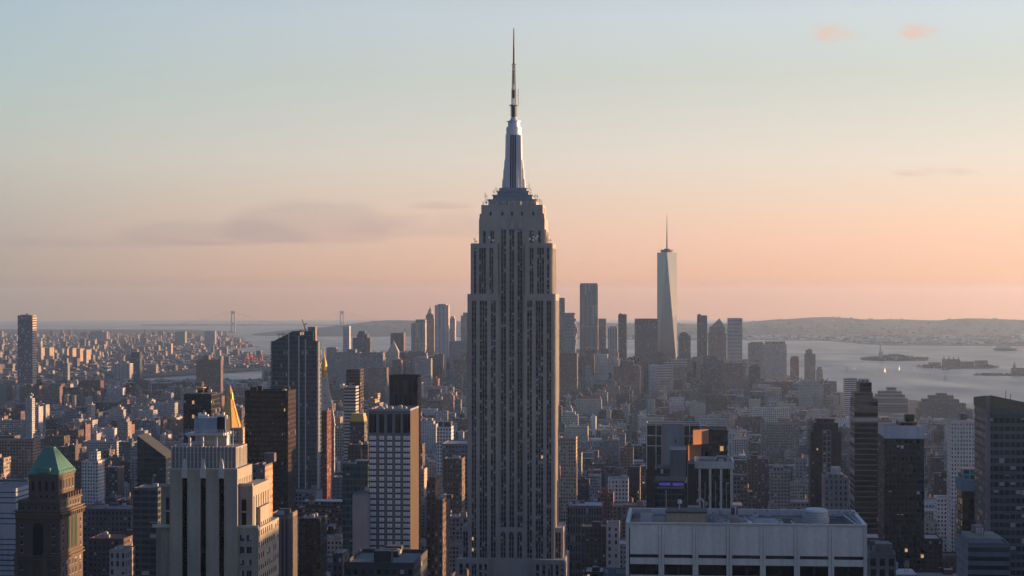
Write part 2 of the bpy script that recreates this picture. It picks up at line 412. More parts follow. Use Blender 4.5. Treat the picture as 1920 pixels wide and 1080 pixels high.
LAND = []      # landmarks that labels of ordinary buildings may refer to: (words, px0, px1, py0, py1)
def tower(name, label, cat, pl, pr, pt, Y, depth, st, roofw=(0.14, 0.14, 0.14), steps=(), side=None, clutter=0, par=1.0, short=None, group=None, front_solid=0.0, plinth=None):
    """a block whose front spans columns pl..pr of the frame at distance Y and whose top shows at row pt.
    steps: further blocks on it, (left, right, row of the top, y inset front, y inset back) with left/right as columns"""
    xL = PX(pl, Y); k = (pr - CXP) / F
    w = (k * Y - xL) / (ca - k * sa)
    gz = -drop(xL, Y)
    h = PZ(pt, Y) - gz
    root = thing(name, label, cat, (xL, Y, gz), GRID, group)
    mb = MB(); rf = MB()
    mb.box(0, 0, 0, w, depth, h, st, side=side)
    if par: parapet(rf, 0.0, 0.0, w, depth, h, tuple(c * .9 for c in st['w']), par)
    rf.box(0.5, 0.5, h + .02, w - .5, depth - .5, h + .25, flat(roofw))
    zt, last = h, (0, 0, w, depth)
    for q in steps:
        a, b_, row = q[0], q[1], q[2]
        fi, bi = (q[3], q[4]) if len(q) > 3 else (2.0, 2.0)
        x0 = w * (a - pl) / (pr - pl); x1 = w * (b_ - pl) / (pr - pl)
        z1 = PZ(row, Y) - gz
        s2 = q[5] if len(q) > 5 else st
        zb = q[6] if len(q) > 6 else None
        mb.box(x0, fi, zb if zb is not None else zt - 0.01 if z1 > zt else 0, x1, depth - bi, z1, s2, top=flat(roofw))
        if z1 > zt: zt, last = z1, (x0, fi, x1, depth - bi)
    mb.build('wall', root)
    ro = rf.build('roof', root)
    rnd = random.Random(int(pl * 7 + pt))
    for c in range(clutter):
        x0, y0, x1, y1 = last
        cx, cy = rnd.uniform(x0 + 2, max(x0 + 2.1, x1 - 5)), rnd.uniform(y0 + 2, max(y0 + 2.1, y1 - 5))
        t = rnd.random()
        if t < .4: bulkhead(ro, cx, cy, cx + rnd.uniform(3, 7), cy + rnd.uniform(3, 6), zt + .2, rnd.uniform(2, 5), tuple(c_ * .8 for c_ in st['w']))
        elif t < .75: cooling_unit(ro, cx, cy, zt + .2)
        else: mast(ro, cx, cy, zt, rnd.uniform(4, 9))
    footprint(xL, Y, w, depth)
    allp = [(pl, pt, pr)] + [(q[0], q[2], q[1]) for q in steps]
    for (a, t, b_) in allp: SIL.append([root, a, b_, t, 1080, Y])
    if short: LAND.append((short, pl, pr, min(q[1] for q in allp), 1080))
    root['w'], root['h'] = w, h
    return root, w, h, ro

# ------------------------------------------------------------------ water, land, hills
def G(px, py):
    Y = 5000.0
    for _ in range(20): Y = (CAMZ + Y * Y / (2 * REARTH)) / ((py - EYE) / F)
    return (PX(px, Y), Y)

def water_sheet():
    v, f = [], []
    rads = [0, 300, 1000, 2000, 3500, 5000, 7000, 9000, 11000, 14000, 17000, 20000, 24000, 28000, 33000, 38000, 44000]
    n = 96
    v.append((0, 0, 0))
    for r in rads[1:]:
        for k in range(n):
            a = 2 * math.pi * k / n
            x, y = r * math.cos(a), r * math.sin(a)
            v.append((x, y, -drop(x, y)))
    for k in range(n): f.append((0, 1 + k, 1 + (k + 1) % n))
    for i in range(len(rads) - 2):
        for k in range(n):
            a, b = 1 + i * n + k, 1 + i * n + (k + 1) % n
            f.append((a, a + n, b + n, b))
    me = bpy.data.meshes.new("water"); me.from_pydata(v, [], f); me.materials.append(MT['water'])
    for p in me.polygons: p.use_smooth = True
    o = bpy.data.objects.new("water", me); COL.objects.link(o)
    tag(o, kind='structure')
water_sheet()

def inside(poly, x, y):
    c = False; j = len(poly) - 1
    for i in range(len(poly)):
        xi, yi = poly[i]; xj, yj = poly[j]
        if (yi > y) != (yj > y) and x < (xj - xi) * (y - yi) / (yj - yi) + xi: c = not c
        j = i
    return c
def land(name, poly, mat, zt=2.5, cuts=3, seed=1):
    """a piece of ground with a quay or bank all round, its shore broken up a little, following the earth's curve"""
    rnd = random.Random(seed)
    pts = []
    for i in range(len(poly)):
        a, b = poly[i], poly[(i + 1) % len(poly)]
        for k in range(cuts):
            t = k / cuts
            L = math.hypot(b[0] - a[0], b[1] - a[1])
            j = 0 if k == 0 else min(60, L * .03)
            pts.append((a[0] + (b[0] - a[0]) * t + rnd.uniform(-j, j), a[1] + (b[1] - a[1]) * t + rnd.uniform(-j, j)))
    import bmesh
    bm = bmesh.new()
    vs_ = [bm.verts.new((x, y, 0)) for x, y in pts]
    fc = bm.faces.new(vs_)
    bmesh.ops.triangulate(bm, faces=[fc])
    for _ in range(2): bmesh.ops.subdivide_edges(bm, edges=[e for e in bm.edges if e.calc_length() > 2500], cuts=1, use_grid_fill=True)
    for v in bm.verts: v.co.z = zt - drop(v.co.x, v.co.y)
    edges = [e for e in bm.edges if e.is_boundary]
    r = bmesh.ops.extrude_edge_only(bm, edges=edges)
    for v in [g for g in r['geom'] if isinstance(g, bmesh.types.BMVert)]: v.co.z -= zt + 4
    bmesh.ops.recalc_face_normals(bm, faces=bm.faces)
    up = [f for f in bm.faces if abs(f.normal.z) > .5]
    if up and up[0].normal.z < 0: bmesh.ops.reverse_faces(bm, faces=bm.faces)
    me = bpy.data.meshes.new(name); bm.to_mesh(me); bm.free()
    me.materials.append(MT[mat])
    o = bpy.data.objects.new(name, me); COL.objects.link(o)
    return tag(o, kind='structure')

MANHATTAN = [(3200, -600), (2500, 1200), (1950, 2300), (1560, 3300), (1190, 4350), (960, 5460), (985, 6200), (1010, 6900), (850, 7450), (450, 7500), (0, 7300), (-420, 6900), (-830, 6400), (-1300, 6280), (-2000, 5950), (-2600, 5400), (-2900, 4500), (-2700, 500), (-2500, -600)]
BROOKLYN = [(-14000, 3000), (-4500, 4800), (-3300, 5300), (-2500, 5600), (-1700, 5900), (-1420, 6150), (-1330, 6900), (-1280, 7480), (-880, 7560), (-660, 8300), (-950, 8900), (-1150, 9400), (-1700, 10200), (-1560, 11500), (-1950, 13500), (-2400, 16000), (-2800, 18600), (-3600, 20500), (-9000, 21200), (-17000, 14000)]
STATEN = [(-1650, 18300), (-900, 15900), (500, 14300), (1300, 13850), (2250, 13750), (2400, 12000), (3300, 11750), (6200, 11400), (12000, 14000), (9000, 31000), (-2500, 31000), (-2300, 21500)]
JERSEY = [(3300, 8600), (2600, 8900), (2900, 9500), (4200, 9400), (7000, 8500)]
land("city_ground", MANHATTAN, 'land', 2.5, 4, 1)
land("far_shore_ground", BROOKLYN, 'land', 2.5, 4, 2)
land("hill_shore_ground", STATEN, 'hill', 2.5, 4, 3)

HPH = [random.Random(5).uniform(0, 6.28) for _ in range(1)] + [1.9, 4.4, 0.7, 2.6]
def hill_z(x, y):
    """height of the wooded ridge over the far shore: its crest varies with bearing and falls away to the shore in front"""
    px = CXP + F * x / y
    crest = 84 + 34 * max(0, min(1, (px - 1330) / 120)) - 26 * max(0, (px - 1560) / 360) + 10 * math.sin(px / 190 + HPH[0]) + 5 * math.sin(px / 61 + HPH[1]) + 2.5 * math.sin(px / 23 + HPH[2])
    crest += 12 * math.exp(-((px - 1470) / 70) ** 2)
    edge = max(0, min(1, (x + 2450) / 900))
    t = (y - 15200) / 5200
    prof = max(0.0, math.sin(min(max(t, 0), 1.0) * math.pi / 2) ** 1.6) if t <= 1 else max(0, 1 - (t - 1) * 1.2)
    return crest * edge * prof * (1 + .13 * math.sin(x / 700 + y / 900 + HPH[2]) + .07 * math.sin(x / 260 + HPH[3]) + .05 * math.sin(x / 110 + y / 400)) - 3
def hills():
    nx, ny = 190, 34
    X = [-2500 + 11500 * i / nx for i in range(nx + 1)]
    Yv = [15200 + 9500 * j / ny for j in range(ny + 1)]
    v, f = [], []
    for y in Yv:
        for x in X: v.append((x, y, hill_z(x, y) - drop(x, y)))
    for j in range(ny):
        for i in range(nx):
            a = j * (nx + 1) + i
            f.append((a, a + 1, a + nx + 2, a + nx + 1))
    me = bpy.data.meshes.new("hills"); me.from_pydata(v, [], f); me.materials.append(MT['hill'])
    o = bpy.data.objects.new("hills", me); COL.objects.link(o); tag(o, kind='structure')
hills()

def island(name, x0, x1, Yc, dep, seed):
    rnd = random.Random(seed)
    n = 18; poly = []
    for k in range(n):
        a = 2 * math.pi * k / n
        r = 1 + rnd.uniform(-.10, .10)
        poly.append(((x0 + x1) / 2 + (x1 - x0) / 2 * math.copysign(abs(math.cos(a)) ** .7, math.cos(a)) * r, Yc + dep / 2 * math.copysign(abs(math.sin(a)) ** .7, math.sin(a)) * r))
    land(name, poly, 'hill', 2.5, 1, seed)
    return poly
ISL_A = island("island_ground", 1640, 1960, 8720, 240, 21)
ISL_B = island("island_ground", 1690, 2000, 7680, 260, 22)
ISL_C = island("pier_ground", 1690, 2500, 6830, 150, 23)

def leaf_mass(name, spots, lab=None):
    """many small leaf-clump faces spread through crowns at the given spots (x, y, z0, radius, height)"""
    rnd = random.Random(len(spots))
    v, f = [], []
    for (x, y, z0, r, h) in spots:
        for k in range(16):
            a, t = rnd.uniform(0, 6.28), rnd.random() ** .5
            cx, cy, cz = x + r * t * math.cos(a) * .8, y + r * t * math.sin(a) * .8, z0 + h * (.3 + .7 * rnd.random() * (1 - .5 * t))
            s = r * rnd.uniform(.3, .55); i = len(v)
            for q in range(4):
                th = rnd.uniform(0, 6.28); zz = rnd.uniform(-.8, .8)
                v.append((cx + s * math.cos(th), cy + s * math.sin(th), cz + s * zz))
            f += [(i, i + 1, i + 2), (i, i + 2, i + 3), (i, i + 1, i + 3), (i + 1, i + 2, i + 3)]
    me = bpy.data.meshes.new(name); me.from_pydata(v, [], f); me.materials.append(MT['leaf'])
    o = bpy.data.objects.new(name, me); COL.objects.link(o); tag(o, kind='stuff')
def island_woods():
    rnd = random.Random(31); sp = []
    def scatter(poly, x0, x1, y0, y1, n, hmax, skip):
        for _ in range(n):
            x, y = rnd.uniform(x0, x1), rnd.uniform(y0, y1)
            if inside(poly, x, y) and not skip(x, y):
                h = hmax * rnd.uniform(.6, 1.0)
                sp.append((x, y, 1 - drop(x, y), rnd.uniform(5, 9), h))
    scatter(ISL_A, 1640, 1960, 8620, 8820, 420, 15, lambda x, y: abs(x - 1727) < 26)
    # the rise in the middle of the first island
    for _ in range(160):
        x = rnd.gauss(1800, 45); y = rnd.uniform(8650, 8790)
        sp.append((x, y, 4 - drop(x, y) + 10 * math.exp(-((x - 1800) / 50) ** 2), 7, 15))
    scatter(ISL_B, 1690, 2000, 7570, 7790, 200, 14, lambda x, y: 1735 < x < 1930)
    scatter(ISL_C, 1700, 2400, 6770, 6890, 160, 9, lambda x, y: 1830 < x < 1960)
    leaf_mass("island_trees", sp)
island_woods()
# ------------------------------------------------------------------ the great limestone tower in the middle
STONE = (0.335, 0.318, 0.288)
ST_BAY = dict(w=(0.085, 0.088, 0.09), g=(0.014, 0.018, 0.023), bl=0.24)
def bays_on(stone, root, O, U, Nrm, width, z0, z1, bays, relief=0.9, head=4.5, mull=True, first_sto=3.72, col=STONE, baywall=None):
    """piers of stone standing proud of a wall line, dark window bays (n windows wide) between them; bays: (u0, u1, n)"""
    st = flat(col)
    edges = [0.0]
    for (a, b, n) in bays: edges += [a, b]
    edges.append(width)
    for i in range(0, len(edges), 2):
        if edges[i + 1] - edges[i] > 0.05: stone.frame(O, U, Nrm, edges[i], edges[i + 1], z0, z1, -0.3, relief, st)
    for (a, b, n) in bays:
        stone.frame(O, U, Nrm, a, b, z1 - head, z1, -0.3, relief * .97, st)
        b_ = MB()
        bw = (b - a) / n
        s = dict(w=baywall or ST_BAY['w'], p=(bw, first_sto, 0.80, 0.58), g=ST_BAY['g'], bl=ST_BAY['bl'])
        def P(u, d, z): return (O[0] + U[0] * u + Nrm[0] * d, O[1] + U[1] * u + Nrm[1] * d, z)
        b_.quad([P(a, .12, z0), P(b, .12, z0), P(b, .12, z1 - head), P(a, .12, z1 - head)], s)
        if mull:
            for k in range(n + 1):
                u = a + bw * k; r = .20 if 0 < k < n else .14
                b_.frame(O, U, Nrm, max(a, u - r), min(b, u + r), z0, z1 - head, .1, .55, flat((0.26, 0.26, 0.255)), caps=False)
        b_.build('window_bay', root)

def build_tower():
    Y = 1255.0
    def zz(py): return PZ(py, Y)
    root = thing('art_deco_skyscraper', 'tall grey limestone skyscraper with stepped top, silver crown and needle antenna', 'skyscraper', (PX(958.7, Y), Y, 0), GRID)
    stone = MB()
    D = 40.0
    zb, zlow, zs, zw2, zw1, zt2, zt1 = 0, zz(1047), zz(990), zz(551), zz(456), zz(409), zz(387)
    core = flat(STONE)
    # bodies (wall lines stand a little behind the piers)
    stone.box(-22.3, 4.0, zs, 22.3, D - 4, zt2, core)
    stone.box(-20.9, 5.0, zt2, 20.9, D - 5, zt1, core)
    for s in (-1, 1):
        a, b = sorted((s * 8.5, s * 29.0)); stone.box(a, 1, zlow, b, D - 1, zw2, core)
        a, b = sorted((s * 9.2, s * 26.9)); stone.box(a, 1.8, zw2, b, D - 2, zw1, core)
        a, b = sorted((s * 29.0, s * 34.0)); stone.box(a, 4, zlow, b, D - 3, zs, core)
        a, b = sorted((s * 15.0, s * 36.6)); stone.box(a, -5, 25, b, D + 5, zlow, core)
    stone.box(-8.5, 1, 25, 8.5, D, zs, core)
    stone.box(-15, -.5, 25, 15, D + 4, zlow, core)
    stone.box(-64, -11, 0, 64, 49, 26, core)
    U, Nf = (1, 0), (0, -1)
    # front, lower wings
    wl_ = [(2.0, 5.2, 2), (7.4, 12.6, 3), (15.0, 18.4, 2)]
    bays_on(stone, root, (-29.0, 1), U, Nf, 20.5, zlow, zw2, wl_)
    bays_on(stone, root, (8.5, 1), U, Nf, 20.5, zlow, zw2, [(20.5 - b, 20.5 - a, n) for a, b, n in wl_[::-1]])
    # front, upper wings
    up = [(1.3, 3.0, 1), (4.8, 9.6, 3), (11.9, 14.6, 2)]
    bays_on(stone, root, (-26.9, 1.8), U, Nf, 17.7, zw2, zw1, up, head=3.0)
    bays_on(stone, root, (9.2, 1.8), U, Nf, 17.7, zw2, zw1, [(17.7 - b, 17.7 - a, n) for a, b, n in up[::-1]], head=3.0)
    # front, recessed middle: from the arched head of the base to the ornaments under the top
    mid = [(1.2, 4.7, 2), (6.8, 10.2, 2), (12.3, 15.8, 2)]
    bays_on(stone, root, (-8.5, 4.0), U, Nf, 17.0, zs, zz(427), mid, head=.6)
    bays_on(stone, root, (-22.3, 4.0), U, Nf, 13.8, zw1, zz(430), [(2.6, 4.6, 1), (7.6, 10.4, 2)], head=.8)
    bays_on(stone, root, (8.5, 4.0), U, Nf, 13.8, zw1, zz(430), [(3.4, 6.2, 2), (9.2, 11.2, 1)], head=.8)
    stone.box(-22.3, 3.1, zz(430) + .01, 22.3, 4.2, zt2, core)
    # lotus-shaped ornaments over the middle bays
    for u in (-5.55, 0.0, 5.55):
        orn = MB()
        for k, (w_, h_) in enumerate(((2.4, 2.2), (1.7, 3.6), (0.9, 4.8))):
            orn.box(u - w_ / 2, 3.1 - .25 * (k + 1), zz(427), u + w_ / 2, 3.2, zz(427) + h_, flat((0.42, 0.43, 0.44)))
        orn.build('ornament', root)
    # oval windows under the parapet
    for u in (-14.5, -6.5, 0.0, 6.8, 14.5):
        o = MB(); n = 12
        for rr, d, c in ((1.15, 4.93, (0.2, 0.19, 0.18)), (0.85, 4.88, (0.012, 0.014, 0.018))):
            o.quad([(u + rr * .75 * math.cos(2 * math.pi * k / n), d, zz(400) + rr * 1.5 * math.sin(2 * math.pi * k / n)) for k in range(n)], flat(c))
        o.build('oval_window', root)
    # base with arched heads
    bs = [(1.2, 4.7, 2), (6.75, 10.25, 2), (12.3, 15.8, 2)]
    bays_on(stone, root, (-8.5, 1), U, Nf, 17.0, 25, zs, bs, head=5.0)
    for a, b, n in bs:
        o = MB(); c = -8.5 + (a + b) / 2; r = (b - a) / 2; m = 10
        o.quad([(c - r, -.02, zs - 5)] + [(c + r, -.02, zs - 5)] + [(c + r * math.cos(math.pi * k / m), -.02, zs - 5 + 2.6 * math.sin(math.pi * k / m)) for k in range(1, m)], flat((0.05, 0.055, 0.06)))
        o.build('arched_head', root)
    for x0 in (-36.6, 15.0):
        bays_on(stone, root, (x0, -5), U, Nf, 21.6, 25, zlow, [(2.0, 4.4, 1), (6.2, 8.6, 1), (10.2, 13.6, 2), (15.2, 17.4, 1), (18.9, 20.6, 1)], head=3)
    for x0 in (-34.0, 29.0):
        bays_on(stone, root, (x0, 4), U, Nf, 5.0, zlow, zs, [(.9, 4.1, 2)], head=3)
    # west side
    Uw, Nw = (0, 1), (1, 0)
    sb = [(2.0, 5.0, 2), (7.4, 11.0, 2), (13.6, 17.0, 2), (20.5, 24.0, 2), (26.6, 30.0, 2), (32.6, 35.8, 2)]
    bays_on(stone, root, (29.0, 1), Uw, Nw, D - 2, zs, zw2, sb)
    bays_on(stone, root, (26.9, 1.8), Uw, Nw, D - 3.8, zw2, zw1, [(a - .6, b - .6, n) for a, b, n in sb], head=3)
    bays_on(stone, root, (22.3, 4), Uw, Nw, D - 8, zw1, zz(430), [(3, 5, 1), (8, 11, 2), (14, 18, 2), (21, 24, 2), (27, 29, 1)], head=1)
    bays_on(stone, root, (34.0, 4), Uw, Nw, D - 7, zlow, zs, [(a, b, n) for a, b, n in sb[:-1]], head=3)
    # east side
    Ue, Ne = (0, -1), (-1, 0)
    bays_on(stone, root, (-29.0, D - 1), Ue, Ne, D - 2, zs, zw2, sb)
    bays_on(stone, root, (-26.9, D - 2), Ue, Ne, D - 3.8, zw2, zw1, [(a - .6, b - .6, n) for a, b, n in sb], head=3)
    # parapets, corner blocks of the top
    for s in (-1, 1):
        a, b = sorted((s * 17.5, s * 22.0)); stone.box(a, 4.2, zt2, b, 12, zt2 + 3.2, core)
    stone.box(-20.9, 5, zt1, 20.9, 5.6, zt1 + 1.3, core); stone.box(20.3, 5.6, zt1, 20.9, D - 5.6, zt1 + 1.3, core); stone.box(-20.9, 5.6, zt1, -20.3, D - 5.6, zt1 + 1.3, core)
    stone.build('wall', root)
    # crown: observation terrace and stepped metal base
    cy = 20.0
    cr = MB(); blue = flat((0.23, 0.27, 0.31))
    lit = dict(w=(0.5, 0.5, 0.5), p=(1.0, 4.2, 0.55, 0.8), g=(0.04, 0.05, 0.06), bl=0.6)  # pale mullions and blinds stand in for light reflected by this glass band
    zA, zB, zC, zD, zE = zz(384), zz(375), zz(365.5), zz(358), zz(350)
    cr.box(-16.3, cy - 13, zt1 - .5, 16.3, cy + 13, zB, lit, top=blue)
    cr.box(-16.8, cy - 13.5, zB, 16.8, cy + 13.5, zB + 1.0, blue)
    cr.box(-13.4, cy - 10.5, zB + 1, 13.4, cy + 10.5, zC, blue); cr.box(-13.9, cy - 11, zC, 13.9, cy + 11, zC + .7, blue)
    cr.box(-10.6, cy - 8.8, zC + .7, 10.6, cy + 8.8, zD, blue); cr.box(-11.1, cy - 9.3, zD, 11.1, cy + 9.3, zD + .6, blue)
    cr.box(-9.3, cy - 8.2, zD + .6, 9.3, cy + 8.2, zE, blue)
    cr.build('crown', root)
    # mooring mast with stepped wings
    ms = MB(); al = flat((0.55, 0.57, 0.60))
    zm1 = zz(249)
    def tap(h0, h1, d0, d1, z0, z1, st): ms.loft([(-h0, cy - d0, z0), (h0, cy - d0, z0), (h0, cy + d0, z0), (-h0, cy + d0, z0)], [(-h1, cy - d1, z1), (h1, cy - d1, z1), (h1, cy + d1, z1), (-h1, cy + d1, z1)], st)
    tap(5.9, 5.2, 5.9, 5.2, zE, zm1, al)
    tap(7.9, 7.6, 3.6, 3.6, zE, zz(333), al); tap(7.1, 6.9, 3.4, 3.4, zz(333), zz(314), al); tap(6.5, 6.2, 3.2, 3.2, zz(314), zz(296), al)
    tap(3.6, 3.6, 7.9, 7.6, zE, zz(333), al); tap(3.4, 3.4, 7.1, 6.9, zz(333), zz(314), al)
    ms.build('mooring_mast', root, 'steel')
    gl = MB()
    for s, (ux, uy) in ((1, (1, 0)),):
        gl.loft([(-2.3, cy - 8.05, zE), (2.3, cy - 8.05, zE), (2.3, cy - 7.0, zE), (-2.3, cy - 7.0, zE)], [(-2.3, cy - 5.45, zm1), (2.3, cy - 5.45, zm1), (2.3, cy - 5.0, zm1), (-2.3, cy - 5.0, zm1)], flat((0.05, 0.06, 0.07)))
    gl.build('mast_window', root)
    for u in (-2.2, -.75, .75, 2.2):
        b = MB(); b.bar((u, cy - 8.1, zE), (u, cy - 5.5, zm1), .22, flat((0.4, 0.42, 0.44))); b.build('mast_fin', root, 'steel')
    top = MB()
    top.cyl(0, cy, zm1, zm1 + 1.0, 5.6, 5.6, 24, al)
    top.cyl(0, cy, zm1 + 1.0, zz(240), 5.2, 5.2, 24, dict(w=(0.45, 0.46, 0.48), p=(1.36, 3.4, .6, .7), g=(0.05, 0.06, 0.07), bl=.5))
    top.cyl(0, cy, zz(240), zz(233), 5.4, 5.1, 24, al); top.cyl(0, cy, zz(233), zz(223), 4.2, 4.0, 24, al)
    top.cyl(0, cy, zz(223), zz(222), 4.9, 4.9, 24, flat((0.12, 0.13, 0.14)))
    top.cyl(0, cy, zz(222), zz(214), 3.2, 1.8, 20, al)
    top.build('lantern_drum', root, 'steel')
    an = MB(); dk = flat((0.2, 0.21, 0.22))
    an.cyl(0, cy, zz(214), zz(193), 1.7, 1.7, 12, dk)
    for k in range(5): an.cyl(0, cy, zz(212 - 4 * k), zz(210.6 - 4 * k), 2.5, 2.5, 12, dk)
    an.cyl(0, cy, zz(192.6), zz(191), 3.2, 3.2, 14, dk)
    def lattice(z0, z1, r0, r1, n):
        for k in range(n):
            a, b = z0 + (z1 - z0) * k / n, z0 + (z1 - z0) * (k + 1) / n
            ra, rb = r0 + (r1 - r0) * k / n, r0 + (r1 - r0) * (k + 1) / n
            ca_ = [(sx * ra, cy + sy * ra, a) for sx, sy in ((-1, -1), (1, -1), (1, 1), (-1, 1))]
            cb_ = [(sx * rb, cy + sy * rb, b) for sx, sy in ((-1, -1), (1, -1), (1, 1), (-1, 1))]
            for i in range(4):
                an.bar(ca_[i], cb_[i], .22, dk); an.bar(ca_[i], cb_[(i + 1) % 4], .13, dk); an.bar(ca_[i], ca_[(i + 1) % 4], .13, dk)
    lattice(zz(191), zz(160), 1.4, 1.3, 9); lattice(zz(160), zz(114), 1.15, .8, 14)
    an.cyl(0, cy, zz(178), zz(162), 1.0, 1.0, 8, dk); an.cyl(0, cy, zz(152), zz(126), .45, .4, 8, dk)
    for p_, r_ in ((113, 1.7), (118, 1.1), (126, 1.3), (137, 1.4)): an.cyl(0, cy, zz(p_ + .8), zz(p_), r_, r_, 10, dk)
    an.cyl(0, cy, zz(113), zz(80), .72, .6, 8, dk); an.cyl(0, cy, zz(80), zz(45), .56, .34, 8, dk)
    for p_ in (94, 82, 72): an.cyl(0, cy, zz(p_ + 1), zz(p_), .55, .55, 8, dk)
    an.bar((3.0, cy, zz(191)), (3.0, cy, zz(160)), .2, dk); an.bar((1, cy, zz(172)), (3.0, cy, zz(172)), .1, dk)
    an.build('antenna', root, 'darksteel')
    # aerials and dishes crowding the terraces
    rnd = random.Random(3)
    def aerial(x, y, z, h):
        b = MB(); b.bar((x, y, z), (x, y, z + h), .14, dk)
        for k in range(3):
            q = z + h * rnd.uniform(.35, .95); a = rnd.uniform(-.9, .9); b.bar((x - .8, y + a, q), (x + .8, y - a, q), .10, dk)
        b.build('aerial', root, 'darksteel')
    def dish(x, y, z, r=.9):
        b = MB(); b.bar((x, y + .3, z), (x, y + .3, z + 2), .1, dk); n = 10
        b.quad([(x + r * math.cos(2 * math.pi * k / n), y, z + 2 + r * math.sin(2 * math.pi * k / n)) for k in range(n)], flat((0.6, 0.6, 0.6)))
        b.build('dish', root, 'white')
    for x, y, z, h in ((-18.5, 8, zB - 1, 9), (-17.3, 7, zB - 2, 7), (-11.5, 12, zC, 8), (-10.2, 12, zC, 6), (9.8, 12, zC, 7), (11.2, 11, zC, 11), (12.2, 12, zC, 6), (15.5, 9, zB, 6), (17.0, 9, zB - 2, 8), (18.3, 10, zt1, 7), (19.6, 8, zt1, 6), (-19.8, 8, zt1, 5), (-12.8, 10, zC, 5), (-25.5, 5, zw1, 5), (-24.4, 4, zw1, 3), (24.6, 5, zw1, 5), (23.5, 6, zw1, 7), (25.8, 8, zw1, 4), (21.7, 8, zt2 + 3, 5)):
        aerial(x, y, z, h * .8)
    for x, y, z in ((12.3, 2.6, zw1 + 1), (14.8, 2.6, zw1 + 2.2), (16.6, 2.6, zw1 + 1.4), (14.6, 2.6, zw1 + .2), (-15.2, 2.6, zw1 + 2), (17.6, 2.7, zw1 + 2.8), (-12.5, 2.6, zw1), (16.0, 5.5, zt1 + 1.5), (-17.5, 5.5, zt1 + 1)):
        dish(x, y, z, .8)
    u, v = to_local(root.location.x, root.location.y)
    HERO.append((u - 66, u + 66, v - 14, v + 54))
    for a, b, t in ((877, 1047, 551), (883, 1041, 456), (896, 1026, 387), (940, 982, 300), (955, 967, 50), (858, 1066, 1047)): SIL.append([root, a, b, t, 1080, Y])
    LAND.append(('tall limestone skyscraper', 877, 1047, 50, 1080))
build_tower()
# ------------------------------------------------------------------ far towers at the island's tip and across the river
GLS = dict(g=(0.02, 0.032, 0.042), bl=0.08)
BLUEG = sty((0.10, 0.12, 0.14), 3.0, 4.0, .8, .7, **GLS)
GREYS = sty((0.22, 0.22, 0.23), 3.0, 3.8, .5, .55)
WHITEB = sty((0.50, 0.49, 0.47), 4, 4.0, .0001, .5)
WHITEB_H = sty((0.50, 0.49, 0.47), 60, 4.2, .98, .5, g=(0.05, 0.06, 0.07), bl=.1)
STRIPE = sty((0.42, 0.42, 0.42), 4.5, 60, .5, .98, g=(0.05, 0.06, 0.07), bl=.05)
TANB = sty((0.34, 0.28, 0.22), 3.0, 3.6, .5, .5)
BROWNB = sty((0.16, 0.11, 0.09), 3.0, 3.4, .5, .5)
REDB = sty((0.22, 0.11, 0.085), 3.0, 3.4, .45, .5)
DARKB = sty((0.06, 0.06, 0.065), 2.6, 3.8, .8, .7, **GLS)
PALE = sty((0.55, 0.54, 0.52), 3.2, 3.6, .5, .55)
T = tower
T('glass_skyscraper', 'slender dark lattice-faced tower beyond the low blocks at far left, its edge sunlit', 'skyscraper', 33, 61, 592, 5400, 34, sty((0.16, 0.17, 0.19), 5, 5, .75, .75, g=(0.03, 0.04, 0.055), bl=.2), steps=[(38, 56, 590)], side=sty((0.42, 0.34, 0.26), 30, 7, .99, .45, g=(.06, .05, .05), bl=.1), short='far-left lattice tower', clutter=1)  # warm pale side wall has the low sunlight put into its colour
T('apartment_slab', 'long brown brick housing slab at the foot of the far-left lattice tower', 'apartment block', 36, 74, 724, 4300, 20, BROWNB, steps=[(50, 58, 721)])
T('apartment_slab', 'second brown housing slab, right of the far-left lattice tower base', 'apartment block', 78, 112, 725, 4250, 20, BROWNB)
T('apartment_slab', 'broad dark brown apartment slab with small roof block, left of the gold pyramid', 'apartment block', 368, 414, 675, 4600, 24, sty((0.15, 0.10, 0.085), 3.2, 3.0, .45, .5), steps=[(381, 391, 666)], short='broad dark brown slab')
T('office_tower', 'pale striped mid-height block with sunlit right end near the river, far left', 'office building', 213, 243, 682, 6050, 40, STRIPE, short='pale striped block')
T('office_tower', 'dark slim tower just behind the pale striped block, far left', 'office building', 246, 262, 661, 6200, 30, DARKB)
T('apartment_tower', 'faint hazy block standing alone on the far left shore', 'apartment block', 168, 200, 622, 12500, 40, GREYS, steps=[(180, 192, 620)])
T('apartment_tower', 'faint hazy block left of the bridge tower, with a red chimney edge', 'apartment block', 328, 347, 622, 11500, 40, GREYS)
T('apartment_tower', 'faint hazy block nearest the left bridge tower', 'apartment block', 384, 403, 621, 12000, 40, GREYS)
T('apartment_tower', 'slim pale blue tower standing over low roofs at far left', 'apartment block', 47, 60, 748, 3000, 14, sty((0.34, 0.38, 0.42), 2.5, 3.2, .5, .6), steps=[(50, 56, 743)], clutter=2)
T('apartment_tower', 'faint slender tower right of the brown housing slabs, far left', 'apartment block', 118, 127, 682, 5000, 18, GREYS, steps=[(120, 125, 672)])
for i, (a, b, t, lab) in enumerate([(70, 77, 652, 'leftmost sunlit slab of the row right of the far-left lattice tower'), (84, 93, 652, 'sunlit slab, second of the row right of the far-left lattice tower'), (121, 126, 654, 'narrow sunlit slab in the middle of the far row on the left shore'), (129, 136, 653, 'sunlit slab just right of the narrow one in the far left row'), (143, 150, 654, 'sunlit slab near the end of the far left row'), (156, 162, 656, 'last sunlit slab of the far left row')]):
    T('apartment_slab', lab, 'apartment block', a, b, t, 8200 - 60 * i, 60, TANB, par=0)
T('apartment_tower', 'small sunlit tower among low roofs on the left shore by the water', 'apartment block', 314, 321, 644, 8800, 30, TANB, par=0)
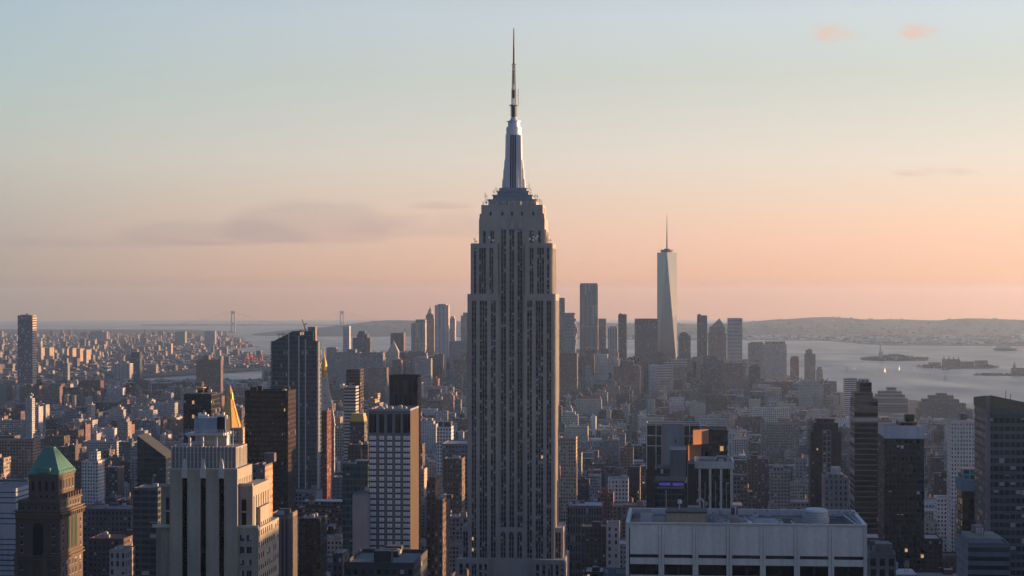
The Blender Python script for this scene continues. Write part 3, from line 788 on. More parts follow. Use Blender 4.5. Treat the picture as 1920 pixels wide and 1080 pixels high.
T('riverside_warehouse', 'long flat white-roofed shed left of the broad dark brown slab', 'warehouse', 222, 330, 718, 5000, 30, sty((0.3, 0.32, 0.34), 6, 10, .6, .4), roofw=(0.45, 0.45, 0.45), steps=[(217, 228, 718)])
# middle left, beyond the dark glass tower
T('apartment_tower', 'slender white tower with gold-lit right side beyond the dark glass tower', 'apartment tower', 643, 655, 612, 5900, 26, sty((0.50, 0.50, 0.50), 3, 3.5, .55, .6), short='slender white far tower')
T('office_tower', 'dark stepped tower right of the slender white far tower', 'office building', 661, 694, 634, 5800, 36, sty((0.10, 0.10, 0.11), 3, 3.6, .6, .6), steps=[(669, 688, 626), (672, 684, 621)])
T('office_tower', 'pale grey slab below the slender white far tower', 'office building', 630, 673, 661, 5000, 34, sty((0.20, 0.21, 0.22), 3, 3.6, .45, .5))
T('office_tower', 'wide blue-grey block with two flat roofs beside the pale grey slab', 'office building', 674, 718, 662, 4900, 36, sty((0.17, 0.19, 0.22), 3, 3.6, .6, .6), steps=[(650, 666, 655, 2, 8)])
T('brick_tower', 'dark flat-topped brick block with a reddish side left of the gothic pointed tower', 'office building', 732, 757, 625, 6100, 40, sty((0.14, 0.10, 0.10), 3, 3.6, .5, .5))
T('office_tower', 'pale vertically striped slab left of the domed far tower', 'office building', 771, 797, 606, 6000, 40, STRIPE, steps=[(779, 797, 599)], short='pale striped far slab')
T('office_tower', 'grey glass slab between the domed tower and the bright fluted tower', 'office building', 843, 853, 598, 6200, 30, sty((0.4, 0.33, 0.3), 3, 3.6, .4, .5), steps=[(845, 851, 593)])
T('office_tower', 'grey tower half hidden by the left flank of the tall limestone skyscraper', 'office building', 864, 885, 592, 6300, 40, GREYS, steps=[(868, 882, 586)])
T('office_tower', 'pale stepped block below the bright fluted tower', 'office building', 777, 808, 673, 4800, 30, sty((0.24, 0.25, 0.26), 3, 3.6, .5, .5), steps=[(782, 800, 668)])
T('office_tower', 'broad grey stone block low beside the bright fluted tower', 'office building', 842, 880, 640, 5400, 40, GREYS)
T('office_tower', 'brown block below the dark stepped far tower', 'office building', 690, 725, 690, 4500, 30, BROWNB)
T('office_tower', 'low wide grey block left of the gothic pointed tower', 'office building', 612, 630, 652, 5300, 30, GREYS)
# right of the great tower
T('office_tower', 'grey tower half hidden by the right flank of the tall limestone skyscraper', 'office building', 1046, 1059, 559, 5600, 34, sty((0.20, 0.19, 0.20), 3, 3.8, .5, .6))
T('brick_tower', 'wide dark brown brick block at the right foot of the limestone skyscraper skyline', 'office building', 1049, 1082, 663, 4500, 40, BROWNB, clutter=2)
T('office_tower', 'slender tower of fine vertical lines with gold-lit right edge, left of the crystal tower', 'skyscraper', 1087, 1121, 534, 5700, 38, sty((0.26, 0.26, 0.27), 4.0, 60, .55, .98, g=(0.045, 0.055, 0.065), bl=.06), steps=[(1088, 1120, 531, 2, 2)], short='tall vertical-lined far tower')
T('brick_tower', 'reddish brown slab tucked against the right of the tall vertical-lined far tower', 'office building', 1122, 1136, 598, 5900, 34, sty((0.22, 0.14, 0.12), 3, 3.6, .45, .5))
T('office_tower', 'pale narrow striped tower between the reddish slab and the tower with a spiky crown', 'office building', 1140, 1158, 615, 5400, 30, STRIPE, steps=[(1143, 1156, 612)])
T('glass_tower', 'dark slim glass tower with a spiky open crown left of the wide glass slab', 'office building', 1159, 1175, 590, 5900, 26, DARKB, clutter=5)
T('glass_tower', 'wide dark glass slab immediately left of the crystal tower', 'office building', 1190, 1234, 598, 5650, 44, sty((0.13, 0.12, 0.125), 2.5, 3.9, .8, .75, g=(0.05, 0.05, 0.055), bl=.06), short='wide glass slab')
T('office_tower', 'dark glass block in front of the foot of the crystal tower', 'office building', 1214, 1246, 664, 5200, 34, sty((0.08, 0.075, 0.08), 2.5, 3.9, .8, .75, **GLS))
T('stepped_block', 'white block of stepped horizontal bands below the crystal tower', 'office building', 1228, 1262, 686, 4700, 34, WHITEB_H, steps=[(1244, 1288, 680, 6, 2), (1257, 1288, 674, 8, 3)], short='white banded stepped block')
T('brick_tower', 'massive stepped brown brick block left of the white banded block', 'office building', 1150, 1200, 688, 4650, 40, sty((0.19, 0.12, 0.105), 3, 3.6, .45, .5), steps=[(1162, 1188, 676, 6, 6)])
T('office_tower', 'grey curved-topped block at the right foot of the crystal tower', 'office building', 1272, 1295, 630, 5600, 40, sty((0.15, 0.14, 0.145), 3, 3.8, .6, .6), steps=[(1274, 1291, 625, 4, 4), (1277, 1287, 623, 6, 6)])
T('glass_tower', 'dark brown glass tower with a slanting top, right of the crystal tower', 'office building', 1307, 1326, 592, 5900, 32, sty((0.11, 0.10, 0.10), 3, 3.9, .8, .7, g=(0.05, 0.045, 0.045), bl=.06), steps=[(1308, 1314, 589, 1, 1)], short='slanting-topped brown tower')
T('office_tower', 'white horizontally banded square tower right of the pyramid-capped tower', 'office building', 1364, 1392, 597, 5750, 40, WHITEB_H, short='white banded square tower')
T('office_tower', 'grey stepped tower left of the big pale gridded tower', 'office building', 1403, 1432, 644, 6300, 40, GREYS, steps=[(1408, 1430, 641)])
T('office_tower', 'big pale gridded tower with a columned crown near the harbour', 'office building', 1431, 1475, 646, 6100, 44, sty((0.42, 0.40, 0.39), 3.4, 3.9, .55, .6), steps=[(1435, 1472, 640, 3, 3, sty((0.42, 0.40, 0.39), 5, 30, .5, .8))], short='big pale gridded tower')
T('office_tower', 'dark block low between the slanting-topped tower and the pyramid-capped tower', 'office building', 1318, 1344, 668, 5000, 30, sty((0.12, 0.115, 0.12), 3, 3.8, .6, .6))
T('brick_tower', 'brown brick slab in front of the pyramid-capped tower', 'office building', 1352, 1392, 682, 4800, 30, sty((0.18, 0.12, 0.10), 3, 3.5, .45, .5))
T('office_tower', 'narrow brown residential tower right of the red crane by the harbour', 'apartment tower', 1509, 1529, 664, 6000, 24, sty((0.22, 0.16, 0.14), 3, 3.3, .5, .5), steps=[(1511, 1523, 656)], clutter=2)
T('office_tower', 'small sunlit tower with round lantern beside the narrow brown residential tower', 'office building', 1531, 1543, 694, 5700, 22, TANB, steps=[(1533, 1541, 688)])
T('office_tower', 'low tower with reddish shaft right of the big pale gridded tower', 'office building', 1482, 1498, 672, 6100, 22, REDB, steps=[(1484, 1497, 668)])
T('office_tower', 'wide white-gridded long block in the middle distance right of centre', 'office building', 1412, 1482, 765, 3700, 24, sty((0.52, 0.51, 0.50), 3.8, 3.9, .6, .6), short='long white-gridded block')
T('office_tower', 'small white tower of horizontal bands behind the long white-gridded block', 'office building', 1405, 1426, 750, 3900, 18, WHITEB_H)
T('office_tower', 'low white banded block below the big pale gridded tower', 'office building', 1437, 1465, 728, 4600, 30, WHITEB_H)
T('office_tower', 'grey horizontally striped block at the water, left of the dark terraced silhouette', 'office building', 1583, 1607, 710, 3900, 22, WHITEB_H)
T('warehouse_building', 'big dark terraced block like a ziggurat at the river edge', 'warehouse', 1642, 1702, 748, 4400, 60, sty((0.11, 0.10, 0.11), 60, 4.5, .98, .4, g=(.05, .05, .06), bl=.1), steps=[(1645, 1697, 740, 4, 4), (1650, 1692, 734, 8, 8), (1666, 1682, 727, 12, 12)], short='dark ziggurat block')
T('warehouse_building', 'long dark terraced brick block with ragged roofline at the river, farthest right', 'warehouse', 1723, 1824, 768, 4100, 60, sty((0.11, 0.095, 0.10), 4, 4.2, .4, .4), steps=[(1727, 1812, 756, 6, 6), (1733, 1800, 749, 10, 8), (1745, 1790, 742, 14, 10), (1760, 1778, 738, 18, 14)], short='dark ragged riverside block')
T('office_tower', 'pale curved-front white gridded block below the dark ziggurat block', 'office building', 1676, 1714, 778, 3700, 30, sty((0.42, 0.40, 0.40), 3.6, 3.8, .6, .55), roofw=(.3, .3, .3))

def shaped(name, label, cat, px, py, Y):
    x = PX(px, Y); gz = -drop(x, Y)
    return thing(name, label, cat, (x, Y, gz), GRID), (lambda r: PZ(r, Y) - gz), Y / F

def far_specials():
    # crystal tower: square below, square turned by an eighth above
    Y = 5900.0
    root, Z, m = shaped('crystal_skyscraper', 'tall tapering glass skyscraper of long triangles with a needle mast, right of centre', 'skyscraper', 1250.5, 640, Y)
    root.rotation_euler = (0, 0, R(-4.6))
    h = 31.0; z0, z1 = 57.0, Z(473.5)
    B = [(-h, -h), (h, -h), (h, h), (-h, h)]; Tt = [(0, -h), (h, 0), (0, h), (-h, 0)]
    g = sty((0.10, 0.12, 0.14), 3, 4.1, .9, .9, g=(0.10, 0.12, 0.135), bl=.0)
    mb = MB()
    mb.box(-h, -h, 0, h, h, z0, g)
    for i in range(4):
        b0, b1, t0, t1 = B[i], B[(i + 1) % 4], Tt[i], Tt[(i + 1) % 4]
        mb.quad([(*b0, z0), (*b1, z0), (*t0, z1)], g, fit=False)
        mb.quad([(*b1, z0), (*t1, z1), (*t0, z1)], g, fit=False)
    mb.quad([(*t, z1) for t in Tt], flat((.15, .15, .15)))
    mb.build('facade', root, 'mirror')
    r = MB(); dk = flat((0.16, 0.15, 0.15))
    r.cyl(0, 0, z1, z1 + 7, 19, 19, 24, sty((0.2, 0.19, 0.19), 3, 8, .5, .6)); r.cyl(0, 0, z1 + 7, z1 + 8.5, 23, 23, 24, dk); r.cyl(0, 0, z1 + 8.5, z1 + 12, 10, 10, 16, dk)
    r.build('crown_ring', root)
    s = MB(); s.cyl(0, 0, z1 + 8, Z(435), 2.4, 1.6, 10, dk); s.cyl(0, 0, Z(435), Z(403), 1.3, .5, 8, dk)
    for k in range(6): s.cyl(0, 0, z1 + 18 + k * 15, z1 + 20 + k * 15, 3.2 - .3 * k, None, 10, dk)
    s.build('mast', root)
    SIL.append([root, 1232, 1268, 473, 640, Y]); LAND.append(('crystal skyscraper', 1232, 1268, 403, 680)); u, v = to_local(root.location.x, Y); HERO.append((u - 36, u + 36, v - 36, v + 36))
    # domed tower
    Y = 6050.0
    root, Z, m = shaped('domed_tower', 'grey stone tower with a slim tiered dome left of the bright fluted tower', 'office tower', 805.5, 640, Y)
    st = sty((0.22, 0.20, 0.19), 3.2, 3.8, .45, .55); mb = MB()
    mb.box(-15, 0, 0, 15, 34, Z(598), st); mb.box(-13, 4, Z(598), 13, 30, Z(591), st); mb.box(-10, 7, Z(591), 10, 27, Z(588), st)
    mb.build('wall', root)
    d = MB(); lt = flat((0.42, 0.38, 0.33)); d.cyl(0, 17, Z(588), Z(583), 8.5, 8, 12, lt); d.cyl(0, 17, Z(583), Z(579), 6.2, 3.5, 12, flat((0.2, 0.24, 0.24))); d.cyl(0, 17, Z(579), Z(576.5), 2.6, 2.2, 10, lt); d.cyl(0, 17, Z(576.5), Z(572), 1.6, 0, 8, lt)
    d.build('dome', root); SIL.append([root, 797, 814, 580, 1080, Y]); u, v = to_local(root.location.x, Y); HERO.append((u - 18, u + 18, v, v + 36)); LAND.append(('domed far tower', 797, 814, 572, 680))
    # fluted bright tower
    Y = 5750.0
    root, Z, m = shaped('fluted_tower', 'tall rippling steel apartment tower with a bright sunlit strip, left of the limestone skyscraper', 'skyscraper', 828, 640, Y)
    mb = MB(); n = 40; poly = []
    W, D = 21.0, 36.0
    per = [(-W, 0), (W, 0), (W, D), (-W, D)]
    for i in range(4):
        a, b = per[i], per[(i + 1) % 4]
        ex, ey = b[0] - a[0], b[1] - a[1]; L = math.hypot(ex, ey); nx_, ny_ = ey / L, -ex / L
        for k in range(10):
            t = k / 10; o = 1.3 * math.sin(t * 6 * math.pi) + .5 * math.sin(t * 14)
            poly.append((a[0] + ex * t + nx_ * o, a[1] + ey * t + ny_ * o))
    g = sty((0.45, 0.44, 0.43), 4, 3.4, .5, .5, g=(0.06, 0.07, 0.08), bl=.1)
    mb.loft([(x, y, 0) for x, y in poly], [(x, y, Z(572)) for x, y in poly], g); mb.box(-13, 6, Z(572), 13, 28, Z(570), g)
    mb.build('facade', root, 'steelwall'); SIL.append([root, 815, 841, 571, 1080, Y]); u, v = to_local(root.location.x, Y); HERO.append((u - 24, u + 24, v - 2, v + 40)); LAND.append(('bright fluted tower', 815, 841, 571, 700))
    # gothic pointed tower, sunlit on its right
    Y = 5000.0
    root, Z, m = shaped('pointed_tower', 'tower with a steep pointed roof and gold-lit right face, mid-left behind the black tower', 'office tower', 736, 660, Y)
    st = sty((0.36, 0.33, 0.29), 3.2, 3.8, .45, .5); mb = MB(); w, d = 18.0, 34.0
    mb.box(-w, 0, 0, w, d, Z(672), st); mb.box(-w + 3, 3, Z(672), w - 3, d - 3, Z(660), st); mb.build('wall', root)
    r = MB(); a = [(-w + 3, 3, Z(660)), (w - 3, 3, Z(660)), (w - 3, d - 3, Z(660)), (-w + 3, d - 3, Z(660))]; c = [(-1.2, d / 2 - 1, Z(640)), (1.2, d / 2 - 1, Z(640)), (1.2, d / 2 + 1, Z(640)), (-1.2, d / 2 + 1, Z(640))]
    r.loft(a, c, flat((0.33, 0.30, 0.27))); r.cyl(0, d / 2, Z(640), Z(634), .9, 0, 8, flat((.3, .28, .25))); r.build('roof', root)
    SIL.append([root, 724, 755, 645, 1080, Y]); u, v = to_local(root.location.x, Y); HERO.append((u - 20, u + 20, v, v + 36)); LAND.append(('gothic pointed tower', 724, 755, 637, 740))
    # irregular stack of boxes
    Y = 4950.0
    root, Z, m = shaped('stacked_tower', 'glass tower of jutting stacked boxes behind the right flank of the limestone skyscraper', 'apartment tower', 1069, 640, Y)
    rnd = random.Random(9); mb = MB(); z = 0; g = sty((0.30, 0.31, 0.32), 5, 3.8, .9, .55, g=(0.08, 0.09, 0.10), bl=.1)
    while z < Z(590):
        hh = 11.0 if z < Z(630) else 7.6
        o = 2.0 + 3.5 * max(0, (z - Z(640)) / 60)
        x0, x1 = -16 + rnd.uniform(-1, 1) * o * .6, 16 + rnd.uniform(-1, 1) * o
        mb.box(x0, rnd.uniform(-1, 1) * o * .5, z, x1, 30 + rnd.uniform(-1, 1) * o, min(z + hh, Z(584)), g); z += hh
    mb.build('facade', root); SIL.append([root, 1056, 1082, 584, 1080, Y]); u, v = to_local(root.location.x, Y); HERO.append((u - 22, u + 22, v - 4, v + 36)); LAND.append(('tower of stacked boxes', 1056, 1082, 584, 670))
    # pyramid-capped tower
    Y = 5950.0
    root, Z, m = shaped('pyramid_capped_tower', 'brown stone tower with a low stepped pyramid cap, left of the white banded square tower', 'office tower', 1345, 640, Y)
    st = sty((0.24, 0.19, 0.165), 3.2, 3.9, .55, .55); mb = MB()
    mb.box(-29, 0, 0, 29, 56, Z(624), st); mb.box(-25, 4, Z(624), 25, 52, Z(613), st); mb.build('wall', root)
    r = MB(); a = [(-20, 8, Z(613)), (25, 8, Z(613)), (25, 48, Z(613)), (-20, 48, Z(613))]; c = [(6.5, 27, Z(597)), (7.5, 27, Z(597)), (7.5, 29, Z(597)), (6.5, 29, Z(597))]
    r.loft(a, c, flat((0.16, 0.22, 0.2))); r.build('roof', root)
    SIL.append([root, 1328, 1362, 600, 1080, Y]); u, v = to_local(root.location.x, Y); HERO.append((u - 32, u + 32, v, v + 58)); LAND.append(('pyramid-capped tower', 1328, 1362, 597, 690))
    # harbour statue
    Y = 8720.0
    root, Z, m = shaped('harbour_statue', 'small green statue with raised arm on a stone pedestal on the wooded island', 'statue', 1651.5, 668, Y)
    p = MB(); n = 11
    star = [((26 if k % 2 == 0 else 17) * math.cos(2 * math.pi * k / 22), (26 if k % 2 == 0 else 17) * math.sin(2 * math.pi * k / 22)) for k in range(22)]
    p.loft([(x, y, 0) for x, y in star], [(x * .97, y * .97, 12) for x, y in star], flat((0.36, 0.33, 0.29)))
    p.loft([(-11, -11, 12), (11, -11, 12), (11, 11, 12), (-11, 11, 12)], [(-7, -7, 44), (7, -7, 44), (7, 7, 44), (-7, 7, 44)], flat((0.36, 0.33, 0.29)), cap=True)
    p.build('pedestal', root)
    s = MB(); c = flat((.2, .3, .26))
    prof = [(46, 5.2), (54, 4.8), (64, 4.2), (72, 4.4), (77, 3.4), (79, 1.5), (81, 1.7), (84, 1.9), (86, 1.2), (87, 0.3)]
    for (za, ra), (zb, rb) in zip([(44, 5.5)] + prof, prof): s.loft(s.ring(0, 0, za, ra, 12), s.ring(0, 0, zb, rb, 12), c, cap=False)
    s.bar((-3.2, 0, 76), (-5.2, -.8, 86), 1.2, c, 6); s.bar((-5.2, -.8, 86), (-5.4, -.8, 90), .7, c, 6); s.bar((3.2, 0, 75), (4.2, -3.2, 69), 1.3, c, 6); s.box(3.2, -4.2, 66, 5.4, -3.2, 72, c)
    for k in range(7): a = math.pi * (k + .5) / 7; s.bar((1.8 * math.cos(a), 0, 85.5 + .6 * math.sin(a)), (3.6 * math.cos(a), 0, 86 + 2.4 * math.sin(a)), .2, c, 4)
    s.build('figure', root, 'copperstatue'); f = MB(); f.cyl(-5.4, -.8, 90, 93, .9, .1, 8); f.build('torch', root, 'gold')
    # island buildings
    for (x0, x1, Yc, t, lab, sp) in ((1768, 1800, 7690, 673.5, 'long low brick hall on the middle harbour island', 3), (1801, 1826, 7700, 678, 'low wing right of the brick hall on the middle harbour island', 0), (1742, 1764, 7680, 679.5, 'low wing left of the brick hall on the middle harbour island', 0), (1829, 1852, 7690, 676, 'low brick pavilion at the right end of the middle harbour island', 0), (1898, 1945, 6835, 690, 'low terminal hall with a clock spire on the nearest harbour pier', 1), (1846, 1880, 6840, 699.5, 'low shed left of the terminal hall on the nearest harbour pier', 0)):
        rt, w, h, ro = T('island_hall', lab, 'hall', x0, x1, t, Yc, 30, sty((0.22, 0.14, 0.11), 4, 5, .5, .5), par=0)
        if sp == 3:
            for fx in (.05, .35, .65, .95):
                b = MB(); cx = 2 + (w - 4) * fx; b.box(cx - 2.5, 3, h - 1, cx + 2.5, 8, h + 7, flat((.25, .17, .13))); b.cyl(cx, 5.5, h + 7, h + 12, 3, .2, 8, flat((.15, .24, .2))); b.build('turret', rt)
        if sp == 1:
            b = MB(); b.box(6, 8, h - 1, 14, 16, h + 9, flat((.2, .14, .12))); b.cyl(10, 12, h + 9, h + 26, 4.2, .1, 8, flat((.14, .2, .18))); b.build('spire', rt)
    # suspension bridge
    Y = 18400.0
    xa, xb = PX(437, Y), PX(641, Y)
    gz = -drop(xa, Y)
    br = thing('suspension_bridge', 'long suspension bridge with two hazy grey towers on the far horizon', 'bridge', (0, Y, gz), 0)
    c = flat((0.26, 0.26, 0.26))
    for x in (xa, xb):
        b = MB()
        for s_ in (-1, 1): b.loft([(x + s_ * 16 - 6, -14, 0), (x + s_ * 16 + 6, -14, 0), (x + s_ * 16 + 6, 14, 0), (x + s_ * 16 - 6, 14, 0)], [(x + s_ * 14 - 4.5, -10, 211), (x + s_ * 14 + 4.5, -10, 211), (x + s_ * 14 + 4.5, 10, 211), (x + s_ * 14 - 4.5, 10, 211)], c)
        b.box(x - 14, -8, 180, x + 14, 8, 205, c); b.box(x - 14, -8, 78, x + 14, 8, 92, c)
        b.build('bridge_tower', br)
    b = MB(); b.box(xa - 900, -15, 66, xb + 700, 15, 74, c); b.build('deck', br)
    b = MB()
    for s_ in (-12, 12):
        def cab(x0, z0_, x1, z1_, sag):
            pts = [(x0 + (x1 - x0) * k / 20, s_, z0_ + (z1_ - z0_) * k / 20 - sag * 4 * (k / 20) * (1 - k / 20)) for k in range(21)]
            for p_, q_ in zip(pts, pts[1:]): b.bar(p_, q_, .9, c)
            for p_ in pts[1:-1]: b.bar((p_[0], s_, 74), p_, .5, c)
        cab(xa, 211, xb, 211, 125); cab(xa - 560, 76, xa, 211, 12); cab(xb, 211, xb + 560, 76, 12)
    b.build('cable', br)
    # cranes
    def crane(px, py0, py1, Y, tip, lab, mat, cat='crane'):
        rt, Z, m = shaped('tower_crane', lab, cat, px, py0, Y); rt.rotation_euler = (0, 0, 0)
        r_ = max(.35, .35 * m)
        b = MB(); b.bar((0, 0, 0), (0, 0, Z(py1)), r_ * 1.4); b.build('tower', rt, mat)
        b = MB(); tx, tz = (tip[0] - px) * m, Z(tip[1]); b.bar((0, 0, Z(py1) - 3), (tx, 0, tz), r_); b.bar((0, 0, Z(py1) + 6), (tx * .6, 0, Z(py1) - 3 + (tz - Z(py1) + 3) * .6), r_ * .5); b.bar((0, 0, Z(py1) - 3), (0, 0, Z(py1) + 6), r_); b.bar((0, 0, Z(py1) - 1), (-tx * .3, 0, Z(py1) - 1), r_ * 1.5); b.build('jib', rt, mat)
    crane(1413, 700, 702, 5400, (1392, 664), 'red crane with a long pale raised jib left of the big pale gridded tower', 'redsteel')
    crane(1493, 700, 706, 5300, (1474, 674), 'crane with a pale raised jib right of the big pale gridded tower', 'palesteel')
    crane(1232, 720, 706, 4300, (1243, 698), 'small crane with an orange-lit jib in front of the white banded stepped block', 'redsteel')
    for k, (px, Yc, hh, lab) in enumerate(((462, 7900, 46, 'leftmost red dockside crane on the far left quay'), (470, 7950, 54, 'tallest red dockside crane on the far left quay'), (479, 7900, 42, 'red dockside crane right of the tallest one on the far left quay'), (489, 7850, 36, 'rightmost red dockside crane on the far left quay, by the dark glass tower'))):
        x = PX(px, Yc); rt = thing('dockside_crane', lab, 'crane', (x, Yc, -drop(x, Yc) + 2.5), 0, 'red cranes on the far left quay')
        b = MB()
        for sx in (-7, 7):
            for sy in (-9, 9): b.bar((sx, sy, 0), (sx, sy, hh * .62), 1.3)
        b.box(-9, -11, hh * .60, 9, 11, hh * .66, flat((.4, .1, .1))); b.build('portal', rt, 'redsteel')
        b = MB(); b.bar((0, 14, hh * .64), (0, -34, hh * .64), 1.5); b.bar((0, -3, hh * .64), (0, -3, hh), 1.4); b.bar((0, -3, hh), (0, -32, hh * .66), .7); b.build('boom', rt, 'redsteel')
    # sailing boats and ferries on the bay
    for k, (px, py, lab) in enumerate(((1587, 694, 'leftmost white sailing boat on the bay, below the first island'), (1602, 694, 'white sailing boat right of the leftmost one on the bay'), (1659, 698, 'faint white sailing boat alone below the statue island'), (1686, 694, 'white sailing boat below the right end of the statue island'), (1715, 694, 'white sailing boat left of the ferry on the bay'), (1751, 694, 'white sailing boat just under the middle island'), (1773, 711, 'nearest white sailing boat, alone in the open bay'))):
        x, Yb = G(px, py); rt = thing('sailing_boat', lab, 'boat', (x, Yb, -drop(x, Yb)), R(20 * k), 'white sailing boats on the bay')
        sc_ = 1.5 if k == 6 else 1.15
        b = MB(); hull = [(-6, 0), (-4, -1.6), (3, -1.5), (7, 0), (3, 1.5), (-4, 1.6)]
        b.loft([(x_ * .85 * sc_, y_ * .7 * sc_, -.3) for x_, y_ in hull], [(x_ * sc_, y_ * sc_, 1.3 * sc_) for x_, y_ in hull], flat((.7, .7, .7))); b.build('hull', rt, 'white')
        b = MB(); b.loft([(-4.5 * sc_, -.15, 2.4 * sc_), (.6 * sc_, -.15, 2.4 * sc_), (.6 * sc_, .15, 2.4 * sc_), (-4.5 * sc_, .15, 2.4 * sc_)], [(.5 * sc_, -.06, 17 * sc_), (.6 * sc_, -.06, 17 * sc_), (.6 * sc_, .06, 17 * sc_), (.5 * sc_, .06, 17 * sc_)], flat((.8, .8, .8))); b.bar((.7 * sc_, 0, 1), (.7 * sc_, 0, 18 * sc_), .15); b.build('sail', rt, 'white')
        b = MB(); b.quad([(1.0 * sc_, 0, 2.2 * sc_), (6.2 * sc_, .1, 2 * sc_), (.9 * sc_, .1, 14 * sc_)], flat((.8, .8, .8))); b.quad([(1.0 * sc_, .12, 2.2 * sc_), (.9 * sc_, .22, 14 * sc_), (6.2 * sc_, .22, 2 * sc_)], flat((.8, .8, .8))); b.build('jib_sail', rt, 'white')
    for (px, py, L, lab) in ((1774, 693, 34, 'low dark ferry under the middle harbour island'), (1888, 657.5, 150, 'long dark cargo ship far out on the right of the bay'), (1836, 703, 26, 'small dark tug left of the nearest pier')):
        x, Yb = G(px, py); rt = thing('ferry_boat', lab, 'boat', (x, Yb, -drop(x, Yb)), 0)
        b = MB(); W = L * .11; hull = [(-L / 2, -W), (L * .36, -W), (L / 2, 0), (L * .36, W), (-L / 2, W)]
        b.loft([(x_ * .94, y_ * .8, -.5) for x_, y_ in hull], [(x_, y_, L * .09) for x_, y_ in hull], flat((.12, .12, .13))); b.build('hull', rt)
        b = MB(); b.box(-L * .38, -W * .8, L * .09, L * .1, W * .8, L * .17, sty((.4, .4, .4), 2, 3, .6, .5)); b.box(-L * .2, -W * .5, L * .17, -L * .02, W * .5, L * .23, flat((.35, .35, .35))); b.cyl(-L * .25, 0, L * .17, L * .27, L * .02, None, 8, flat((.2, .1, .1))); b.build('cabin', rt)
def mirror_glass():
    m, N, L, M, mixc = nodes("smooth sky-coloured glass")
    p = N('ShaderNodeBsdfPrincipled'); p.inputs['Base Color'].default_value = (0.22, 0.25, 0.28, 1); p.inputs['Metallic'].default_value = 0.75; p.inputs['Roughness'].default_value = 0.13
    uv = N('ShaderNodeUVMap', uv_map='UVMap'); s = N('ShaderNodeSeparateXYZ'); L(uv.outputs[0], s.inputs[0])
    fl = M('LESS_THAN', M('FRACT', M('DIVIDE', s.outputs[1], 4.1)), 0.12)
    L(mixc(fl, (0.27, 0.30, 0.33), (0.12, 0.13, 0.14)), p.inputs['Base Color'])
    o = N('ShaderNodeOutputMaterial'); L(p.outputs[0], o.inputs[0])
    return m
MT['mirror'] = mirror_glass()
MT['steelwall'] = MT['facade']
far_specials()
# ------------------------------------------------------------------ nearer landmarks, one builder each
LIME = (0.295, 0.268, 0.218)
def base(name, label, cat, pl, Y):
    x = PX(pl, Y)
    root = thing(name, label, cat, (x, Y, 0), GRID)
    m = Y / F
    def W(p, v=0.0):              # local x of a column of the frame, at depth v behind the front wall line
        k = (p - CXP) / F
        return (k * (Y + v * ca) - x + v * sa) / (ca - k * sa)
    return root, W, (lambda r, v=0.0: PZ(r, Y + v))
def sil(root, *boxes):
    for a, b, t, Y in boxes: SIL.append([root, a, b, t, 1080, Y])
def keep(root, w, d):
    u, v = to_local(root.location.x, root.location.y); HERO.append((u - 3, u + w + 3, v - 3, v + d + 3))
def win(root, x0, x1, z0, z1, y=0.0, n=2, name='window', g=(0.02, 0.026, 0.032), fr=(0.25, 0.25, 0.25), blind=0.0, sash=True):
    """one window: glass set back in a frame with sashes"""
    b = MB()
    b.quad([(x0, y - .04, z0), (x1, y - .04, z0), (x1, y - .04, z1), (x0, y - .04, z1)], dict(w=fr, p=((x1 - x0) / n, z1 - z0, .86, .9), g=g, bl=blind))
    if sash: b.box(x0 - .12, y - .22, z0 - .25, x1 + .12, y - .02, z0, flat(tuple(c * 1.2 for c in fr)))
    return b.build(name, root)
def winR(root, X, y0, y1, z0, z1, name='window', g=(0.02, 0.026, 0.032), fr=(0.25, 0.25, 0.25), n=1):
    """a window on the right-hand (sunset) side wall at local x = X"""
    b = MB()
    b.quad([(X + .04, y0, z0), (X + .04, y1, z0), (X + .04, y1, z1), (X + .04, y0, z1)], dict(w=fr, p=((y1 - y0) / n, z1 - z0, .86, .9), g=g, bl=.1))
    b.box(X + .02, y0 - .1, z0 - .25, X + .22, y1 + .1, z0, flat(tuple(c * 1.2 for c in fr)))
    return b.build(name, root)
def archR(root, X, y0, y1, z0, z1, col):
    b = MB(); c, r, n = (y0 + y1) / 2, (y1 - y0) / 2, 8
    b.quad([(X + .05, y0, z0), (X + .05, y1, z0)] + [(X + .05, c + r * math.cos(math.pi * k / n), z1 - r + r * math.sin(math.pi * k / n)) for k in range(n + 1)], flat(col))
    return b.build('arched_window', root)
def archF(root, x0, x1, z0, z1, y, col):
    b = MB(); c, r, n = (x0 + x1) / 2, (x1 - x0) / 2, 8
    b.quad([(x0, y - .05, z0), (x1, y - .05, z0)] + [(c + r * math.cos(math.pi * k / n), y - .05, z1 - r + r * math.sin(math.pi * k / n)) for k in range(n + 1)], flat(col))
    return b.build('arched_window', root)

